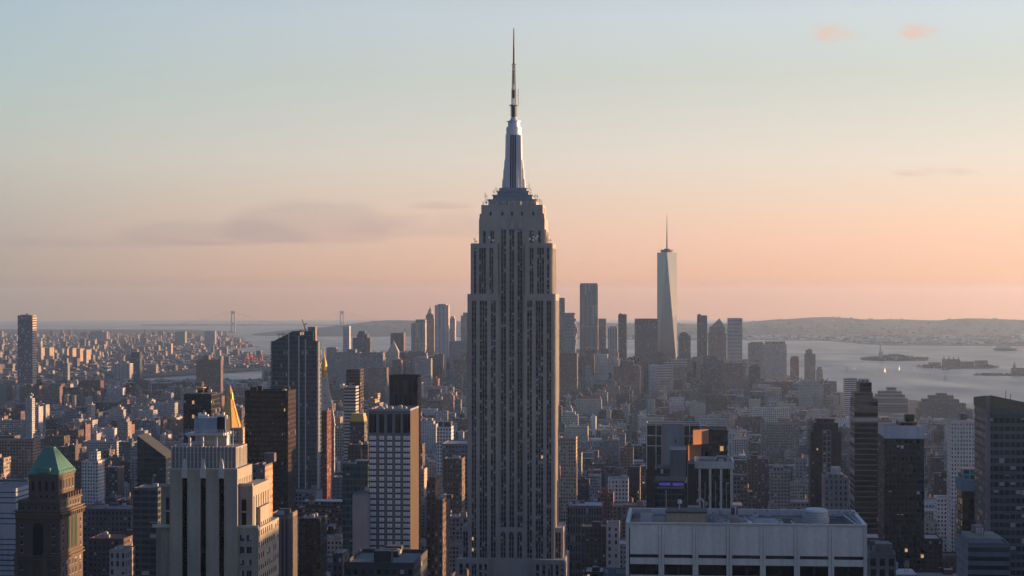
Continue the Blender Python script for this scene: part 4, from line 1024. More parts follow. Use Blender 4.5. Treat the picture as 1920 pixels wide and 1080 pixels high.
def white_panel_block():
    Y = 574.0
    root, W, Z = base('office_tower', 'broad pale stone block with blank top panels, black window bands and cluttered roof', 'office building', 1174, Y)
    w, D = W(1625), 41.0
    zt = Z(982); st = (0.60, 0.565, 0.51)
    mb = MB(); mb.box(0, 1.0, 0, w, D, zt - 1.5, flat((0.03, 0.032, 0.035)), side=sty(st, 4, 3.9, .5, .5), top=flat((0.11, 0.105, 0.10))); mb.build('wall', root)
    cols = [W(c) for c in (1174, 1240, 1304, 1367.5, 1430.5, 1494.5, 1558.7, 1625)]
    rows = [(zt, Z(1039)), (Z(1045.5), Z(1057.5)), (Z(1078), Z(1091)), (Z(1112), Z(1125))]
    for i in range(7):
        a, b_ = cols[i] + .9, cols[i + 1] - .9
        if i == 0: a = .3 + .9
        p = MB()
        for k, (z1, z0) in enumerate(rows): p.box(a, .25, z0, b_, .99, z1, flat(st), bottom=True)
        p.build('facade_panel', root)
        for k in range(3):
            z1, z0 = rows[k][1], rows[k + 1][0]
            if k: win(root, a, b_, z0 + .05, z1 - .05, .92, 2, 'window_band', g=(0.006, 0.007, 0.009), fr=(0.02, 0.02, 0.02), sash=False)
    for i, c in enumerate(cols):
        p = MB(); o = -.85 if i < 7 else -.95; x0 = max(-.1, c - .85); x1 = min(w + .1, c + .85)
        p.box(x0, 0, 0, x0 + (x1 - x0) * .44, 1.0, zt + .02, flat(st)); p.box(x0 + (x1 - x0) * .56, 0, 0, x1, 1.0, zt + .02, flat(st)); p.box(x0 + (x1 - x0) * .44, .3, 0, x0 + (x1 - x0) * .56, 1.0, zt - .05, flat(st))
        p.build('rib', root)
    r = MB(); e = flat((0.46, 0.45, 0.44))
    zr = zt - 1.5
    r.box(-.15, -.15, zt, w + .15, 1.05, zt + .45, e); r.box(-.15, D - 1, zr, w + .15, D + .15, zt + .45, e); r.box(-.15, 1.05, zr, 1.0, D - 1, zt + .45, e); r.box(w - 1, 1.05, zr, w + .15, D - 1, zt + .45, e)
    ro = r.build('roof', root)
    bulkhead(ro, W(1250, 9), 9, W(1324, 9), 20, zr, Z(961, 9) - zr, (0.34, 0.27, 0.19)); bulkhead(ro, W(1201, 13), 13, W(1222, 13), 22, zr, Z(962, 13) - zr, (0.40, 0.41, 0.42))
    b = MB(); b.box(W(1249, 9) - .2, 8.7, Z(961, 9), W(1325, 9) + .2, 20.5, Z(958, 9), flat((.06, .06, .06)), bottom=True); b.build('roof_slab', ro)
    b = MB(); cx = W(1531, 18); sc_ = (W(1556, 18) - W(1507, 18)) / 2
    el = lambda rx, ry, z: [(cx + rx * math.cos(2 * math.pi * k / 28), 20 + ry * math.sin(2 * math.pi * k / 28), z) for k in range(28)]
    zc = [zr, Z(966, 18), Z(966, 18), Z(955, 18), Z(952, 18)]; rc = [sc_, sc_, sc_ * .9, sc_ * .9, sc_ * .78]
    for k in range(4): b.loft(el(rc[k], rc[k] * 1.5, zc[k]), el(rc[k + 1], rc[k + 1] * 1.5, zc[k + 1] + .001 * k), flat((0.40, 0.41, 0.41)), cap=(k == 3))
    for k in range(5): z_ = zr + (zc[3] - zr) * (k + .5) / 5; rr = sc_ * (1.02 if z_ < zc[1] else .92); b.loft(el(rr, rr * 1.5, z_), el(rr, rr * 1.5, z_ + .18), flat((0.24, 0.25, 0.26)), cap=False)
    b.build('cooling_tower', ro)
    for (a, c, y0, y1) in ((1466, 1494, 5, 30), (1558, 1596, 4, 32)):
        b = MB(); b.box(W(a, 5), y0, zr, W(c, 5), y1, zr + .06, flat((0.012, 0.012, 0.014))); b.build('roof_pit', ro)  # flat near-black sheet paints the shade inside an open pit
        q0, q1 = W(a, 5), W(c, 5)
        for k in range(5): b = MB(); yy_ = y0 + (y1 - y0) * (k + .5) / 5; b.box(q0, yy_, zr + .06, q1, yy_ + .5, zr + .5, flat((.16, .16, .165))); b.build('roof_beam', ro)
    for (px, y, t, r_) in ((1249, 14, 918, .12), (1274, 16, 938, .2), (1319, 22, 940, .2), (1379, 20, 948, .25), (1411, 24, 950, .1), (1352, 26, 944, .1), (1440, 28, 946, .08)):
        b = MB(); x_ = W(px, y); b.bar((x_, y, zr), (x_, y, Z(t, y)), r_, n=6)
        if px == 1274: b.cyl(x_, y, Z(t, y) - .8, Z(t, y) + .4, .75, .5, 8, flat((.6, .6, .6)))
        if px == 1319:
            for k in range(6): t0, t1 = math.pi * k / 6, math.pi * (k + 1) / 6; b.bar((x_ - 1 + math.cos(t0), y, Z(t, y) + math.sin(t0)), (x_ - 1 + math.cos(t1), y, Z(t, y) + math.sin(t1)), .3, flat((.5, .5, .5)), 6)
        b.build('vent_pipe', ro, 'palesteel')
    bulkhead(ro, W(1366, 10), 10, W(1386, 10), 18, zr, 2.6, (0.30, 0.27, 0.23)); bulkhead(ro, W(1372, 22), 22, W(1383, 22), 30, zr, Z(950, 22) - zr, (0.06, 0.06, 0.065)); bulkhead(ro, W(1290, 26), 26, W(1312, 26), 34, zr, Z(951, 26) - zr, (0.22, 0.25, 0.28))
    bulkhead(ro, W(1190, 28), 28, W(1206, 28), 35, zr, 1.8, (0.3, 0.3, 0.3)); bulkhead(ro, W(1224, 6), 6, W(1246, 6), 12, zr, .8, (0.42, 0.44, 0.47))
    rnd = random.Random(12)
    for k in range(16): y = rnd.uniform(4, 28); cooling_unit(ro, W(rnd.uniform(1330, 1364), y), y, zr, rnd.uniform(1.0, 2.2), rnd.uniform(1, 2), rnd.uniform(.6, 2.4))
    for k in range(9): y = rnd.uniform(6, 33); cooling_unit(ro, W(rnd.uniform(1390, 1460), y), y, zr + .25, rnd.uniform(.8, 2.2), rnd.uniform(.8, 2), rnd.uniform(.4, 1.1))
    for k in range(6): y = rnd.uniform(24, 37); cooling_unit(ro, W(rnd.uniform(1200, 1600), y), y, zr, rnd.uniform(1.5, 4), rnd.uniform(1, 2), rnd.uniform(.8, 2.0))
    b = MB(); b.box(W(1390, 5), 5, zr, W(1462, 5), 30, zr + .25, flat((0.22, 0.225, 0.235))); b.build('roof_deck', ro)
    b = MB(); b.box(W(1184, 3), 3, zr, W(1245, 3), 34, zr + .1, flat((0.20, 0.16, 0.12))); b.build('roof_deck', ro)
    for k in range(5):
        b = MB(); y0 = rnd.uniform(4, 14); px_ = rnd.uniform(1330, 1560); b.bar((W(px_, y0), y0, zr + .5), (W(px_, y0) + rnd.uniform(-3, 3), y0 + rnd.uniform(8, 18), zr + .5), .22, flat((.45, .45, .44)), 6); b.build('duct', ro, 'palesteel')
    for (a, c) in ((1580, 1612), (1592, 1617)):
        b = MB(); b.bar((W(a, 36), 36, zr + .9), (W(c, 3), 3, zr + .9), .25, flat((.5, .5, .5))); b.build('roof_rail', ro, 'palesteel')
    sil(root, (1173, 1626, 956, Y)); keep(root, w, D); LAND.append(('broad window-band block', 1173, 1626, 940, 1080))
white_panel_block()

def limestone_slab_tower():
    Y = 600.0
    root, W, Z = base('art_deco_tower', 'grey limestone setback tower with three long black slots, front left, machinery on its crown', 'office tower', 318, Y)
    st = sty(LIME, 2.3, 3.6, .0001, .5); s2 = sty(LIME, 2.35, 3.65, .45, .52, g=(.014, .017, .02), bl=.18)
    w = W(445); D = 21.0
    mb = MB(); mb.box(0, 1.2, 0, w, D, Z(879), flat(LIME), side=sty(LIME, 2.6, 60, .3, .9, g=(.02, .024, .028), bl=0))
    slots = [(W(341), W(351)), (W(375.5), W(386)), (W(410), W(420))]
    e = [0.0] + [q for s in slots for q in s] + [w]
    for i in range(0, len(e), 2): mb.frame((0, 1.2), (1, 0), (0, -1), e[i], e[i + 1], 0, Z(880), -.2, 1.2, flat(LIME))
    for a, b_ in slots: mb.frame((0, 1.2), (1, 0), (0, -1), a, b_, Z(896), Z(880), -.2, 1.15, flat(LIME))
    for k in range(34): x = w * (k + .5) / 34; mb.box(x - .3, -.02, Z(880), x + .3, .9, Z(878), flat((0.42, 0.40, 0.37)))
    # wings
    mb.box(W(297), 3, 0, -.01, D, Z(914), st, side=s2); mb.box(W(283), 6, 0, W(316), D + 3, Z(990), st, side=s2)
    mb.box(w + .01, 2.5, 0, W(470.5), D + 6, Z(912), flat(LIME), side=sty(LIME, 3.4, 70, .33, .9, g=(.02, .024, .028), bl=0))
    mb.box(w + .01, 1.5, 0, W(482), D + 12, Z(990), flat(LIME), side=sty(LIME, 3.2, 3.65, .4, .5, g=(.02, .024, .028), bl=.15))
    mb.box(W(470.6), 8, 0, W(478), D + 2, Z(955), flat(LIME), side=sty(LIME, 3.2, 80, .4, .9, g=(.02, .024, .028), bl=0))
    for a, b_, z in ((W(297), 0, Z(914)), (w, W(470.5), Z(912)), (W(283), W(316), Z(990)), (w + .1, W(482), Z(990))):
        mb.box(a, 1.2 if z < Z(950) else 2.2, z, b_, 2.2 if z < Z(950) else 3.2, z + .9, flat((0.42, 0.39, 0.34)))
    mb.build('wall', root)
    for a, b_ in slots:
        b = MB(); b.quad([(a, 1.1, 0), (b_, 1.1, 0), (b_, 1.1, Z(896)), (a, 1.1, Z(896))], dict(w=(.012, .012, .014), p=((b_ - a), 3.65, .8, .6), g=(.01, .012, .015), bl=.0)); b.build('window_slot', root)
        f = MB(); c = (a + b_) / 2; f.box(a, -.35, Z(896), b_, 0, Z(880), flat((0.45, 0.44, 0.42)))
        f.loft([(c - .8, -.3, Z(880)), (c + .8, -.3, Z(880)), (c + .8, .5, Z(880)), (c - .8, .5, Z(880))], [(c - .5, -.1, Z(864)), (c + .5, -.1, Z(864)), (c + .5, .4, Z(864)), (c - .5, .4, Z(864))], flat((0.47, 0.46, 0.44)))
        f.loft([(c - .5, -.1, Z(864)), (c + .5, -.1, Z(864)), (c + .5, .4, Z(864)), (c - .5, .4, Z(864))], [(c - .05, .1, Z(859)), (c + .05, .1, Z(859)), (c + .05, .2, Z(859)), (c - .05, .2, Z(859))], flat((0.47, 0.46, 0.44))); f.build('finial', root)
    # windows of the lower wings, each its own
    for r_ in range(5):
        z1 = Z(1002 + 22.3 * r_); z0 = z1 - 2.25
        for (a, c, y) in ((293, 302, 6), (306.5, 315.5, 6), (447.5, 456, 1.5), (460.5, 470, 1.5)): win(root, W(a), W(c), z0, z1, y, 2, blind=.5 if r_ == 2 else .1)
    for (a, c, y, t, bt) in ((306, 314.5, 3, 932, 992), (449, 459.5, 2.5, 934, 990)): win(root, W(a), W(c), Z(bt), Z(t), y, 1, 'window_slot', sash=False); win(root, W(a), W(c), Z(961.5), Z(958.5), y - .1, 1, 'spandrel', g=(.4, .4, .4), sash=False)
    # crown
    W_, Z_ = W, Z
    W = lambda p: W_(p, 4)
    Z = lambda r: Z_(r, 4)
    cr = MB(); gs = dict(w=(0.20, 0.205, 0.20), p=(1.0, 20, .55, .98), g=(0.10, 0.11, 0.112), bl=0)
    cr.box(W(322), 4, Z(879) - 1, W(442), D - 1, Z(838), flat((0.19, 0.20, 0.195)), side=sty((.3, .29, .26), 2, 9, .5, .9, g=(.1, .1, .1)))
    for k in range(18): x = W(322) + (W(442) - W(322)) * k / 17; cr.box(x - .16, 3.7, Z(879), x + .16, 4, Z(836.5), flat((0.42, 0.42, 0.40)))
    for z in (866, 849): cr.box(W(322), 3.8, Z(z), W(442), 4, Z(z - 1), flat((0.33, 0.33, 0.32)))
    ro = cr.build('crown', root)
    W = lambda p: W_(p, 7.5)
    Z = lambda r: Z_(r, 7.5)
    b = MB(); c = flat((0.40, 0.41, 0.41))
    b.box(W(350), 6, Z(816), W(421), D - 4, Z(811.5), c, bottom=True)
    for px in (357, 381, 407): b.box(W(px) - .35, 6.2, Z(838), W(px) + .35, 7, Z(816), c)
    b.box(W(357), 6.3, Z(829), W(407), 6.6, Z(827), c); b.box(W(359), 12, Z(838), W(419), D - 5, Z(816), flat((0.03, 0.03, 0.03)))
    for k in range(14): x = W(350) + (W(421) - W(350)) * k / 13; b.bar((x, 6.1, Z(811.5)), (x, 6.1, Z(805)), .07, c)
    b.bar((W(350), 6.1, Z(805)), (W(421), 6.1, Z(805)), .07, c); b.bar((W(350), 6.1, Z(808)), (W(421), 6.1, Z(808)), .06, c)
    for px in (424, 430, 436):
        b.bar((W(px), 8, Z(838)), (W(px), 8, Z(806)), .16, c); b.bar((W(px), 8, Z(822)), (W(px + 6), 8, Z(808)), .1, c)
    b.build('roof_frame', ro, 'palesteel')
    b = MB(); b.box(W(365), 8, Z(811), W(405), 15, Z(784), flat((0.24, 0.31, 0.38)), top=flat((.3, .32, .33))); b.build('cooling_unit', ro)
    b = MB(); b.box(W(406), 9, Z(811), W(421), 15, Z(781), flat((0.04, 0.04, 0.045))); b.build('bulkhead', ro)
    for px, t in ((369, 775), (374, 777), (379, 774), (384, 778), (404, 776), (409, 778), (414, 774), (419, 779)):
        b = MB(); b.cyl(W(px), 11, Z(786), Z(t), .42, .5, 8, flat((0.62, 0.62, 0.6))); b.build('vent_pipe', ro, 'white')
    b = MB()
    for px in (364.5, 421.5): b.bar((W(px), 8, Z(811)), (W(px), 8, Z(779)), .15, c)
    b.bar((W(364.5), 8, Z(781)), (W(421.5), 8, Z(781)), .12, c); b.build('pipe_frame', ro, 'palesteel')
    W, Z = W_, Z_
    # white lattice screen on the left shoulder
    b = MB(); z0, z1 = Z(912), Z(871); x0, x1 = W(298), W(316); y = 9
    for k in range(5):
        t0, t1 = k / 4, (k + 1) / 4
        if k < 4:
            b.bar((x0, y, z0 + (z1 - z0) * t0), (x1, y, z0 + (z1 - z0) * t1), .13, c); b.bar((x1, y, z0 + (z1 - z0) * t0), (x0, y, z0 + (z1 - z0) * t1), .13, c)
            m_ = (x0 + x1) / 2; b.bar((m_, y, z0 + (z1 - z0) * t0), (x1, y, z0 + (z1 - z0) * (t0 + t1) / 2), .1, c); b.bar((m_, y, z0 + (z1 - z0) * t0), (x0, y, z0 + (z1 - z0) * (t0 + t1) / 2), .1, c)
    for x in (x0, x1): b.bar((x, y, z0), (x, y, z1), .15, c)
    b.bar((x0, y, z1), (x1, y, z1), .15, c); b.build('lattice_screen', root, 'lattice')
    sil(root, (283, 505, 990, Y), (297, 471, 912, Y), (318, 445, 838, Y), (350, 435, 775, Y)); keep(root, W(490), D + 14)
    u, v = to_local(root.location.x, Y); HERO.append((u - 10, u, v - 3, v + 30))
    LAND.append(('slotted limestone tower', 283, 500, 775, 1080))
limestone_slab_tower()

def green_roof_tower():
    Y = 800.0
    root, W, Z = base('hotel_tower', 'brown brick tower with a green copper pyramid roof and tall arched windows, bottom left', 'office tower', 29, Y)
    br = (0.095, 0.076, 0.060); D = 30.5; w = W(113)
    st = flat(br); mb = MB()
    mb.box(0, 0, 0, w, D, Z(960), st)
    mb.box(W(32.5), .8, Z(960), W(111), D - .8, Z(938), st); mb.box(W(47), 4.5, Z(938), W(103), D - 4.5, Z(889), st)
    # cornices and balustrades
    for z, o, x0, x1, y0, y1 in ((962, 1.1, 0, w, 0, D), (957, .7, 0, w, 0, D), (940, .5, W(32.5), W(111), .8, D - .8), (893, .45, W(47), W(103), 4.5, D - 4.5), (1047, .8, 0, w, 0, D), (1041, .5, 0, w, 0, D)):
        mb.box(x0 - o, y0 - o, Z(z + 2.2), x1 + o, y1 + o, Z(z), flat((0.125, 0.10, 0.077)), bottom=True)
    for k in range(22): x = W(30) + (W(112) - W(30)) * (k + .5) / 22; mb.box(x - .5, -1.0, Z(972), x + .2, 0, Z(964), flat((0.125, 0.10, 0.077)))
    for k in range(12): y = D * (k + .5) / 12; mb.box(w, y - .5, Z(972), w + 1.0, y + .3, Z(964), flat((0.125, 0.10, 0.077)))
    for k in range(9): y = 1 + (D - 2) * k / 8; mb.box(W(103) + .2, y - .4, Z(938), W(111), y + .4, Z(929), flat((0.125, 0.10, 0.077)))
    for px in (31, 58, 84, 111): mb.box(W(px) - .9, -.4, Z(1078), W(px) + .9, .2, Z(1036), flat((0.125, 0.10, 0.077)))
    mb.build('wall', root)
    dk = (0.014, 0.014, 0.015)
    for a in (53, 65.5, 78, 90.5): archF(root, W(a), W(a + 5), Z(922), Z(904), 4.5, dk)
    for a in (54, 68, 80, 90): win(root, W(a), W(a + 4.5), Z(936), Z(929), 4.5, 1, sash=False)
    for a in (39, 51, 63, 75.5, 87.5, 99): win(root, W(a), W(a + 5), Z(956), Z(949), .8, 1, sash=False)
    for k in range(5): y = 7 + 3.9 * k; winR(root, W(103), y, y + 1.5, Z(921), Z(902))
    for k in range(7): y = 3.5 + 3.6 * k; winR(root, W(111), y, y + 1.6, Z(953), Z(944))
    archF(root, W(61.5), W(81.5), Z(1042), Z(980), 0, dk)
    for r_ in range(6):
        z = 981 + 15.8 * r_
        for a in (38, 97.5):
            if not 1036 < z < 1046: win(root, W(a), W(a + 5.5), Z(z + 8), Z(z), 0, 1)
    for y in (9.2, 14.0, 18.8): archR(root, w, y, y + 3.6, Z(1034), Z(972), (0.022, 0.04, 0.034))
    for r_ in range(4):
        for y in (3.0, 26.2): winR(root, w, y, y + 1.5, Z(990 + 15 * r_), Z(981 + 15 * r_))
    for r_ in range(2):
        for y in (3.2, 8, 12, 16, 20, 26): winR(root, w, y, y + 1.6, Z(1066 + 18 * r_), Z(1054 + 18 * r_))
    for c in (40, 98): archF(root, W(c - 8), W(c + 8), Z(1062), Z(1036), -.02, (0.09, 0.07, 0.055))
    r = MB(); x0, x1, y0, y1 = W(47) - .6, W(103) + .8, 3.9, D - 3.9
    g = flat((.1, .3, .25)); ym = D / 2; xm0, xm1 = W(84, ym), W(103, ym)
    r.loft([(x0, y0, Z(891)), (x1, y0, Z(891)), (x1, y1, Z(891)), (x0, y1, Z(891))], [(xm0, ym - 1.6, Z(840, 14)), (xm1, ym - 1.6, Z(840, 14)), (xm1, ym + 1.6, Z(840, 14)), (xm0, ym + 1.6, Z(840, 14))], g)
    r.box(xm0, ym - 1.4, Z(840, 14), xm1, ym + 1.4, Z(838, 14), g)
    for k in range(1, 13):
        t = k / 13; r.bar((x0 + (x1 - x0) * t, y0 - .05, Z(891)), (xm0 + (xm1 - xm0) * t, ym - 1.65, Z(840, 14)), .09, flat((.05, .16, .13)))
        r.bar((x1 + .05, y0 + (y1 - y0) * t, Z(891)), (xm1 + .05, ym - 1.6 + 3.2 * t, Z(840, 14)), .09, flat((.05, .16, .13)))
    ro = r.build('roof', root, 'copper')
    for k in range(9):
        y = y0 + 2 + (y1 - y0 - 4) * k / 8; b = MB(); b.box(x1 - 1.6, y - .35, Z(890), x1 - .4, y + .35, Z(884), g); b.build('dormer', ro, 'copper')
    b = MB(); b.box(W(64), y0 - .2, Z(888), W(88), y0 + 2.2, Z(879), flat((.05, .16, .15))); b.build('skylight', ro, 'copper')
    sil(root, (29, 155, 960, Y), (47, 139, 838, Y)); keep(root, w, D); LAND.append(('green pyramid tower', 29, 155, 838, 1080))
green_roof_tower()

def gold_pyramid_tower():
    Y = 1900.0
    root, W, Z = base('gilded_tower', 'stone tower with a bright gold octagonal pyramid roof behind the slotted limestone tower', 'office tower', 405, Y)
    st = sty((0.38, 0.30, 0.22), 3, 3.7, .4, .6, g=(.03, .03, .03)); D = 44.0; w = W(455)
    mb = MB(); mb.box(0, 0, 0, w, D, Z(845), st); mb.box(W(409), 4, Z(845), W(452), D - 6, Z(803), st); mb.build('wall', root)
    r = MB(); cy = D / 2 - 1; cx = W(431, cy); g = flat((.7, .4, .1))
    def oc(z, rr): return [(cx + rr * math.cos(2 * math.pi * (k + .5) / 8), cy + rr * math.sin(2 * math.pi * (k + .5) / 8), z) for k in range(8)]
    r.loft(oc(Z(804), 12.2), oc(Z(752), 4.0), g)
    for p_, q_ in zip(oc(Z(804), 12.3), oc(Z(752), 4.1)): r.bar(p_, q_, .35, g)
    ro = r.build('pyramid_roof', root, 'gold')
    b = MB(); b.loft(oc(Z(753), 4.3), oc(Z(750), 4.3), g)
    for k in range(8): a = 2 * math.pi * (k + .5) / 8; b.bar((cx + 3.5 * math.cos(a), cy + 3.5 * math.sin(a), Z(750)), (cx + 3.0 * math.cos(a), cy + 3.0 * math.sin(a), Z(739)), .55, g)
    b.loft(oc(Z(750), 2.6), oc(Z(739), 2.3), flat((.3, .2, .08))); b.loft(oc(Z(739), 3.4), oc(Z(722), .12), g); b.build('lantern', ro, 'gold')
    for k, (x, y, t) in enumerate(((1, 1, 800), (w - 1, 1, 797), (w - 1, D - 1, 796), (w - 1, D * .5, 806), (1, D - 1, 800), (w * .5, 1, 822))):
        b = MB(); b.box(x - 1.4, y - 1.4, Z(850), x + 1.4, y + 1.4, Z(t + 10), flat((0.40, 0.31, 0.22))); b.loft([(x - 1.4, y - 1.4, Z(t + 10)), (x + 1.4, y - 1.4, Z(t + 10)), (x + 1.4, y + 1.4, Z(t + 10)), (x - 1.4, y + 1.4, Z(t + 10))], [(x - .02, y - .02, Z(t)), (x + .02, y - .02, Z(t)), (x + .02, y + .02, Z(t)), (x - .02, y + .02, Z(t))], flat((0.40, 0.31, 0.22))); b.build('pinnacle', root)
    sil(root, (405, 470, 845, Y), (414, 455, 800, Y), (424, 436, 722, Y)); keep(root, w, D); LAND.append(('gold pyramid roof', 405, 470, 722, 900))
gold_pyramid_tower()

def clock_tower():
    Y = 2150.0
    root, W, Z = base('campanile_tower', 'white tower with steep pyramid roof and gold cupola, behind the dark teal glass tower', 'office tower', 580, Y)
    st = sty((0.46, 0.42, 0.38), 3.2, 3.8, .35, .5); D = 27.0; w = W(620)
    mb = MB(); mb.box(0, 0, 0, w, D, Z(790), st, side=sty((0.46, 0.42, 0.38), 3.4, 5.5, .45, .45)); mb.box(-.8, -.8, Z(800), w + .8, D + .8, Z(797), flat((.45, .41, .37)), bottom=True); mb.build('wall', root)
    r = MB(); cx, cy = W(604), D / 2
    r.loft([(0, 0, Z(790)), (w, 0, Z(790)), (w, D, Z(790)), (0, D, Z(790))], [(cx - 3.2, cy - 3.2, Z(707)), (cx + 3.2, cy - 3.2, Z(707)), (cx + 3.2, cy + 3.2, Z(707)), (cx - 3.2, cy + 3.2, Z(707))], sty((0.44, 0.38, 0.35), 5, 9, .2, .25)); ro = r.build('roof', root)
    b = MB(); g = flat((.7, .4, .1)); b.cyl(cx, cy, Z(707), Z(700), 3.4, 3.4, 12, flat((.4, .35, .3)))
    for k in range(8): a = 2 * math.pi * k / 8; b.bar((cx + 2.6 * math.cos(a), cy + 2.6 * math.sin(a), Z(700)), (cx + 2.6 * math.cos(a), cy + 2.6 * math.sin(a), Z(688)), .35, g)
    b.cyl(cx, cy, Z(700), Z(688), 1.8, 1.8, 10, flat((.12, .09, .05)))
    for (za, ra), (zb, rb) in zip(((688, 3.2), (684, 3.0), (678, 2.3), (673, 1.4), (671, .9)), ((684, 3.0), (678, 2.3), (673, 1.4), (671, .9), (656, .05))): b.cyl(cx, cy, Z(za), Z(zb), ra, rb, 12, g)
    b.build('cupola', ro, 'gold')
    sil(root, (580, 630, 790, Y), (590, 620, 720, Y), (600, 609, 656, Y)); keep(root, w, D)
clock_tower()

def dark_glass_tower():
    Y = 1650.0
    root, W, Z = base('glass_skyscraper', 'tall dark teal glass tower with cut corners and pale vertical fins', 'skyscraper', 502, Y)
    g = sty((0.075, 0.095, 0.105), 1.7, 3.9, .86, .72, g=(0.028, 0.056, 0.066), bl=.04); D = 14.0
    mb = MB()
    P = [(W(502), 12), (W(508), 5), (W(541), 0), (W(597), 0), (W(597), D), (W(502), D)]
    tops = [Z(644), Z(641), Z(625), Z(640), Z(640), Z(640)]
    for i in range(6):
        j = (i + 1) % 6; mb.quad([(*P[i], 0), (*P[j], 0), (*P[j], tops[j]), (*P[i], tops[i])], g, fit=False)
    tops2 = [min(t, Z(644)) for t in tops]
    mb.quad([(*p, Z(646)) for p in P], flat((.06, .06, .06)))
    # raised glass screens of the crown
    mb.quad([(W(541), -.1, Z(646)), (W(566), -.1, Z(646)), (W(566), -.1, Z(619)), (W(541), -.1, Z(624))], g, fit=False); mb.quad([(W(566), .3, Z(646)), (W(541), .3, Z(646)), (W(541), .3, Z(624)), (W(566), .3, Z(619))], g, fit=False)
    mb.box(W(545), 3, Z(646), W(586), 12, Z(621), g)
    mb.build('facade', root)
    for i, (px, t, wd) in enumerate(((541.5, 622, .8), (560.5, 630, 1.0), (573, 636, .9), (596, 640, 1.3))):
        b = MB(); x = W(px); b.box(x - wd / 2, -.7, 0, x + wd / 2, .1, Z(t), flat((0.50, 0.50, 0.48))); b.build('fin', root, 'palesteel')
    b = MB(); b.box(W(597) - .1, 0.3, 0, W(597) + .6, 1.6, Z(640), flat((0.42, 0.36, 0.30))); b.build('corner_trim', root)  # tan strip paints the sunlit right edge of the glass
    ro = MB(); ro.box(W(575), 6, Z(646), W(589), 12.5, Z(613), sty((0.36, 0.27, 0.22), 1.2, 60, .5, .98, g=(.12, .1, .09), bl=0)); ro = ro.build('roof_core', root)
    b = MB(); b.bar((W(569), 10, Z(621)), (W(566), 10, Z(610)), .55); b.bar((W(566), 10, Z(610)), (W(562), 10, Z(599)), .45); b.bar((W(566), 10, Z(610)), (W(571), 10, Z(606)), .6); b.build('maintenance_crane', ro, 'darksteel')
    b = MB(); b.bar((W(516), 9, Z(627)), (W(532), 9, Z(626)), .4); b.bar((W(519), 9, Z(640)), (W(519), 9, Z(625)), .35); b.bar((W(526), 9, Z(640)), (W(526), 9, Z(624)), .35); b.build('maintenance_rig', ro, 'darksteel')
    sil(root, (502, 601, 632, Y)); keep(root, W(600), D); LAND.append(('dark teal glass tower', 502, 600, 600, 1080))
dark_glass_tower()

def pale_grid_tower():
    Y = 950.0
    root, W, Z = base('hotel_tower', 'grey tower gridded with bright curtained windows, its right side blank tan', 'hotel', 691, Y)
    st = (0.13, 0.14, 0.165); D = 31.0; w = W(769.5)
    mb = MB(); mb.box(0, 0, 0, w, D, Z(770), flat(st), side=flat((0.075, 0.057, 0.040))); mb.build('wall', root)
    cols = [(692.5, 705.5), (711, 720.5), (726, 735.5), (741, 751), (756, 769)]
    rnd = random.Random(4)
    for r_ in range(21):
        zt = Z(817 + 10.95 * r_); zb = Z(817 + 10.95 * r_ + 7.6)
        for i, (a, c) in enumerate(cols):
            if r_ == 20 and i: continue
            b = MB(); x0, x1 = W(a), W(c); n = 3 if i in (0, 4) else 2
            v = rnd.uniform(.8, 1.12)
            b.quad([(x0, -.05, zb), (x1, -.05, zb), (x1, -.05, zt), (x0, -.05, zt)], flat((.8, .8, .8)))
            wo_ = b.build('window', root, 'curtain')
            b = MB(); b.box(x0 - .1, -.24, zb - .55, x1 + .1, -.02, zb - .02, flat((0.03, 0.032, 0.036)), bottom=True)
            for q in range(n + 1): xq = x0 + (x1 - x0) * q / n; b.box(xq - .07, -.14, zb, xq + .07, -.02, zt, flat((.20, .21, .23)))
            b.box(x0, -.13, zb + (zt - zb) * .3 - .05, x1, -.06, zb + (zt - zb) * .3 + .05, flat((.2, .21, .23)), bottom=True); b.build('window_frame', wo_)
    b = MB()
    for (a, c) in ((706, 710.5), (721, 725.5), (736, 740.5), (751.5, 755.5)): b.box(W(a), -.4, Z(1050), W(c), 0, Z(774), flat((0.15, 0.16, 0.185)))
    b.build('pier', root)
    for (a, c) in cols: win(root, W(a), W(c), Z(812), Z(776), 0, 3, 'louvre_panel', g=(0.025, 0.03, 0.035), fr=(.05, .055, .06), sash=False)
    r = MB(); parapet(r, 0, 0, w, D, Z(770), (.25, .26, .28), .9); r.box(.6, .6, Z(770), w - .6, D - .6, Z(769.6), flat((.14, .14, .14))); ro = r.build('roof', root)
    for k in range(7): cooling_unit(ro, rnd.uniform(2, w - 5), rnd.uniform(3, D - 6), Z(769.5), 2.2, 2, rnd.uniform(.8, 1.6))
    sil(root, (691, 785, 768, Y)); keep(root, w, D); LAND.append(('pale window-grid tower', 691, 785, 768, 1050))
pale_grid_tower()

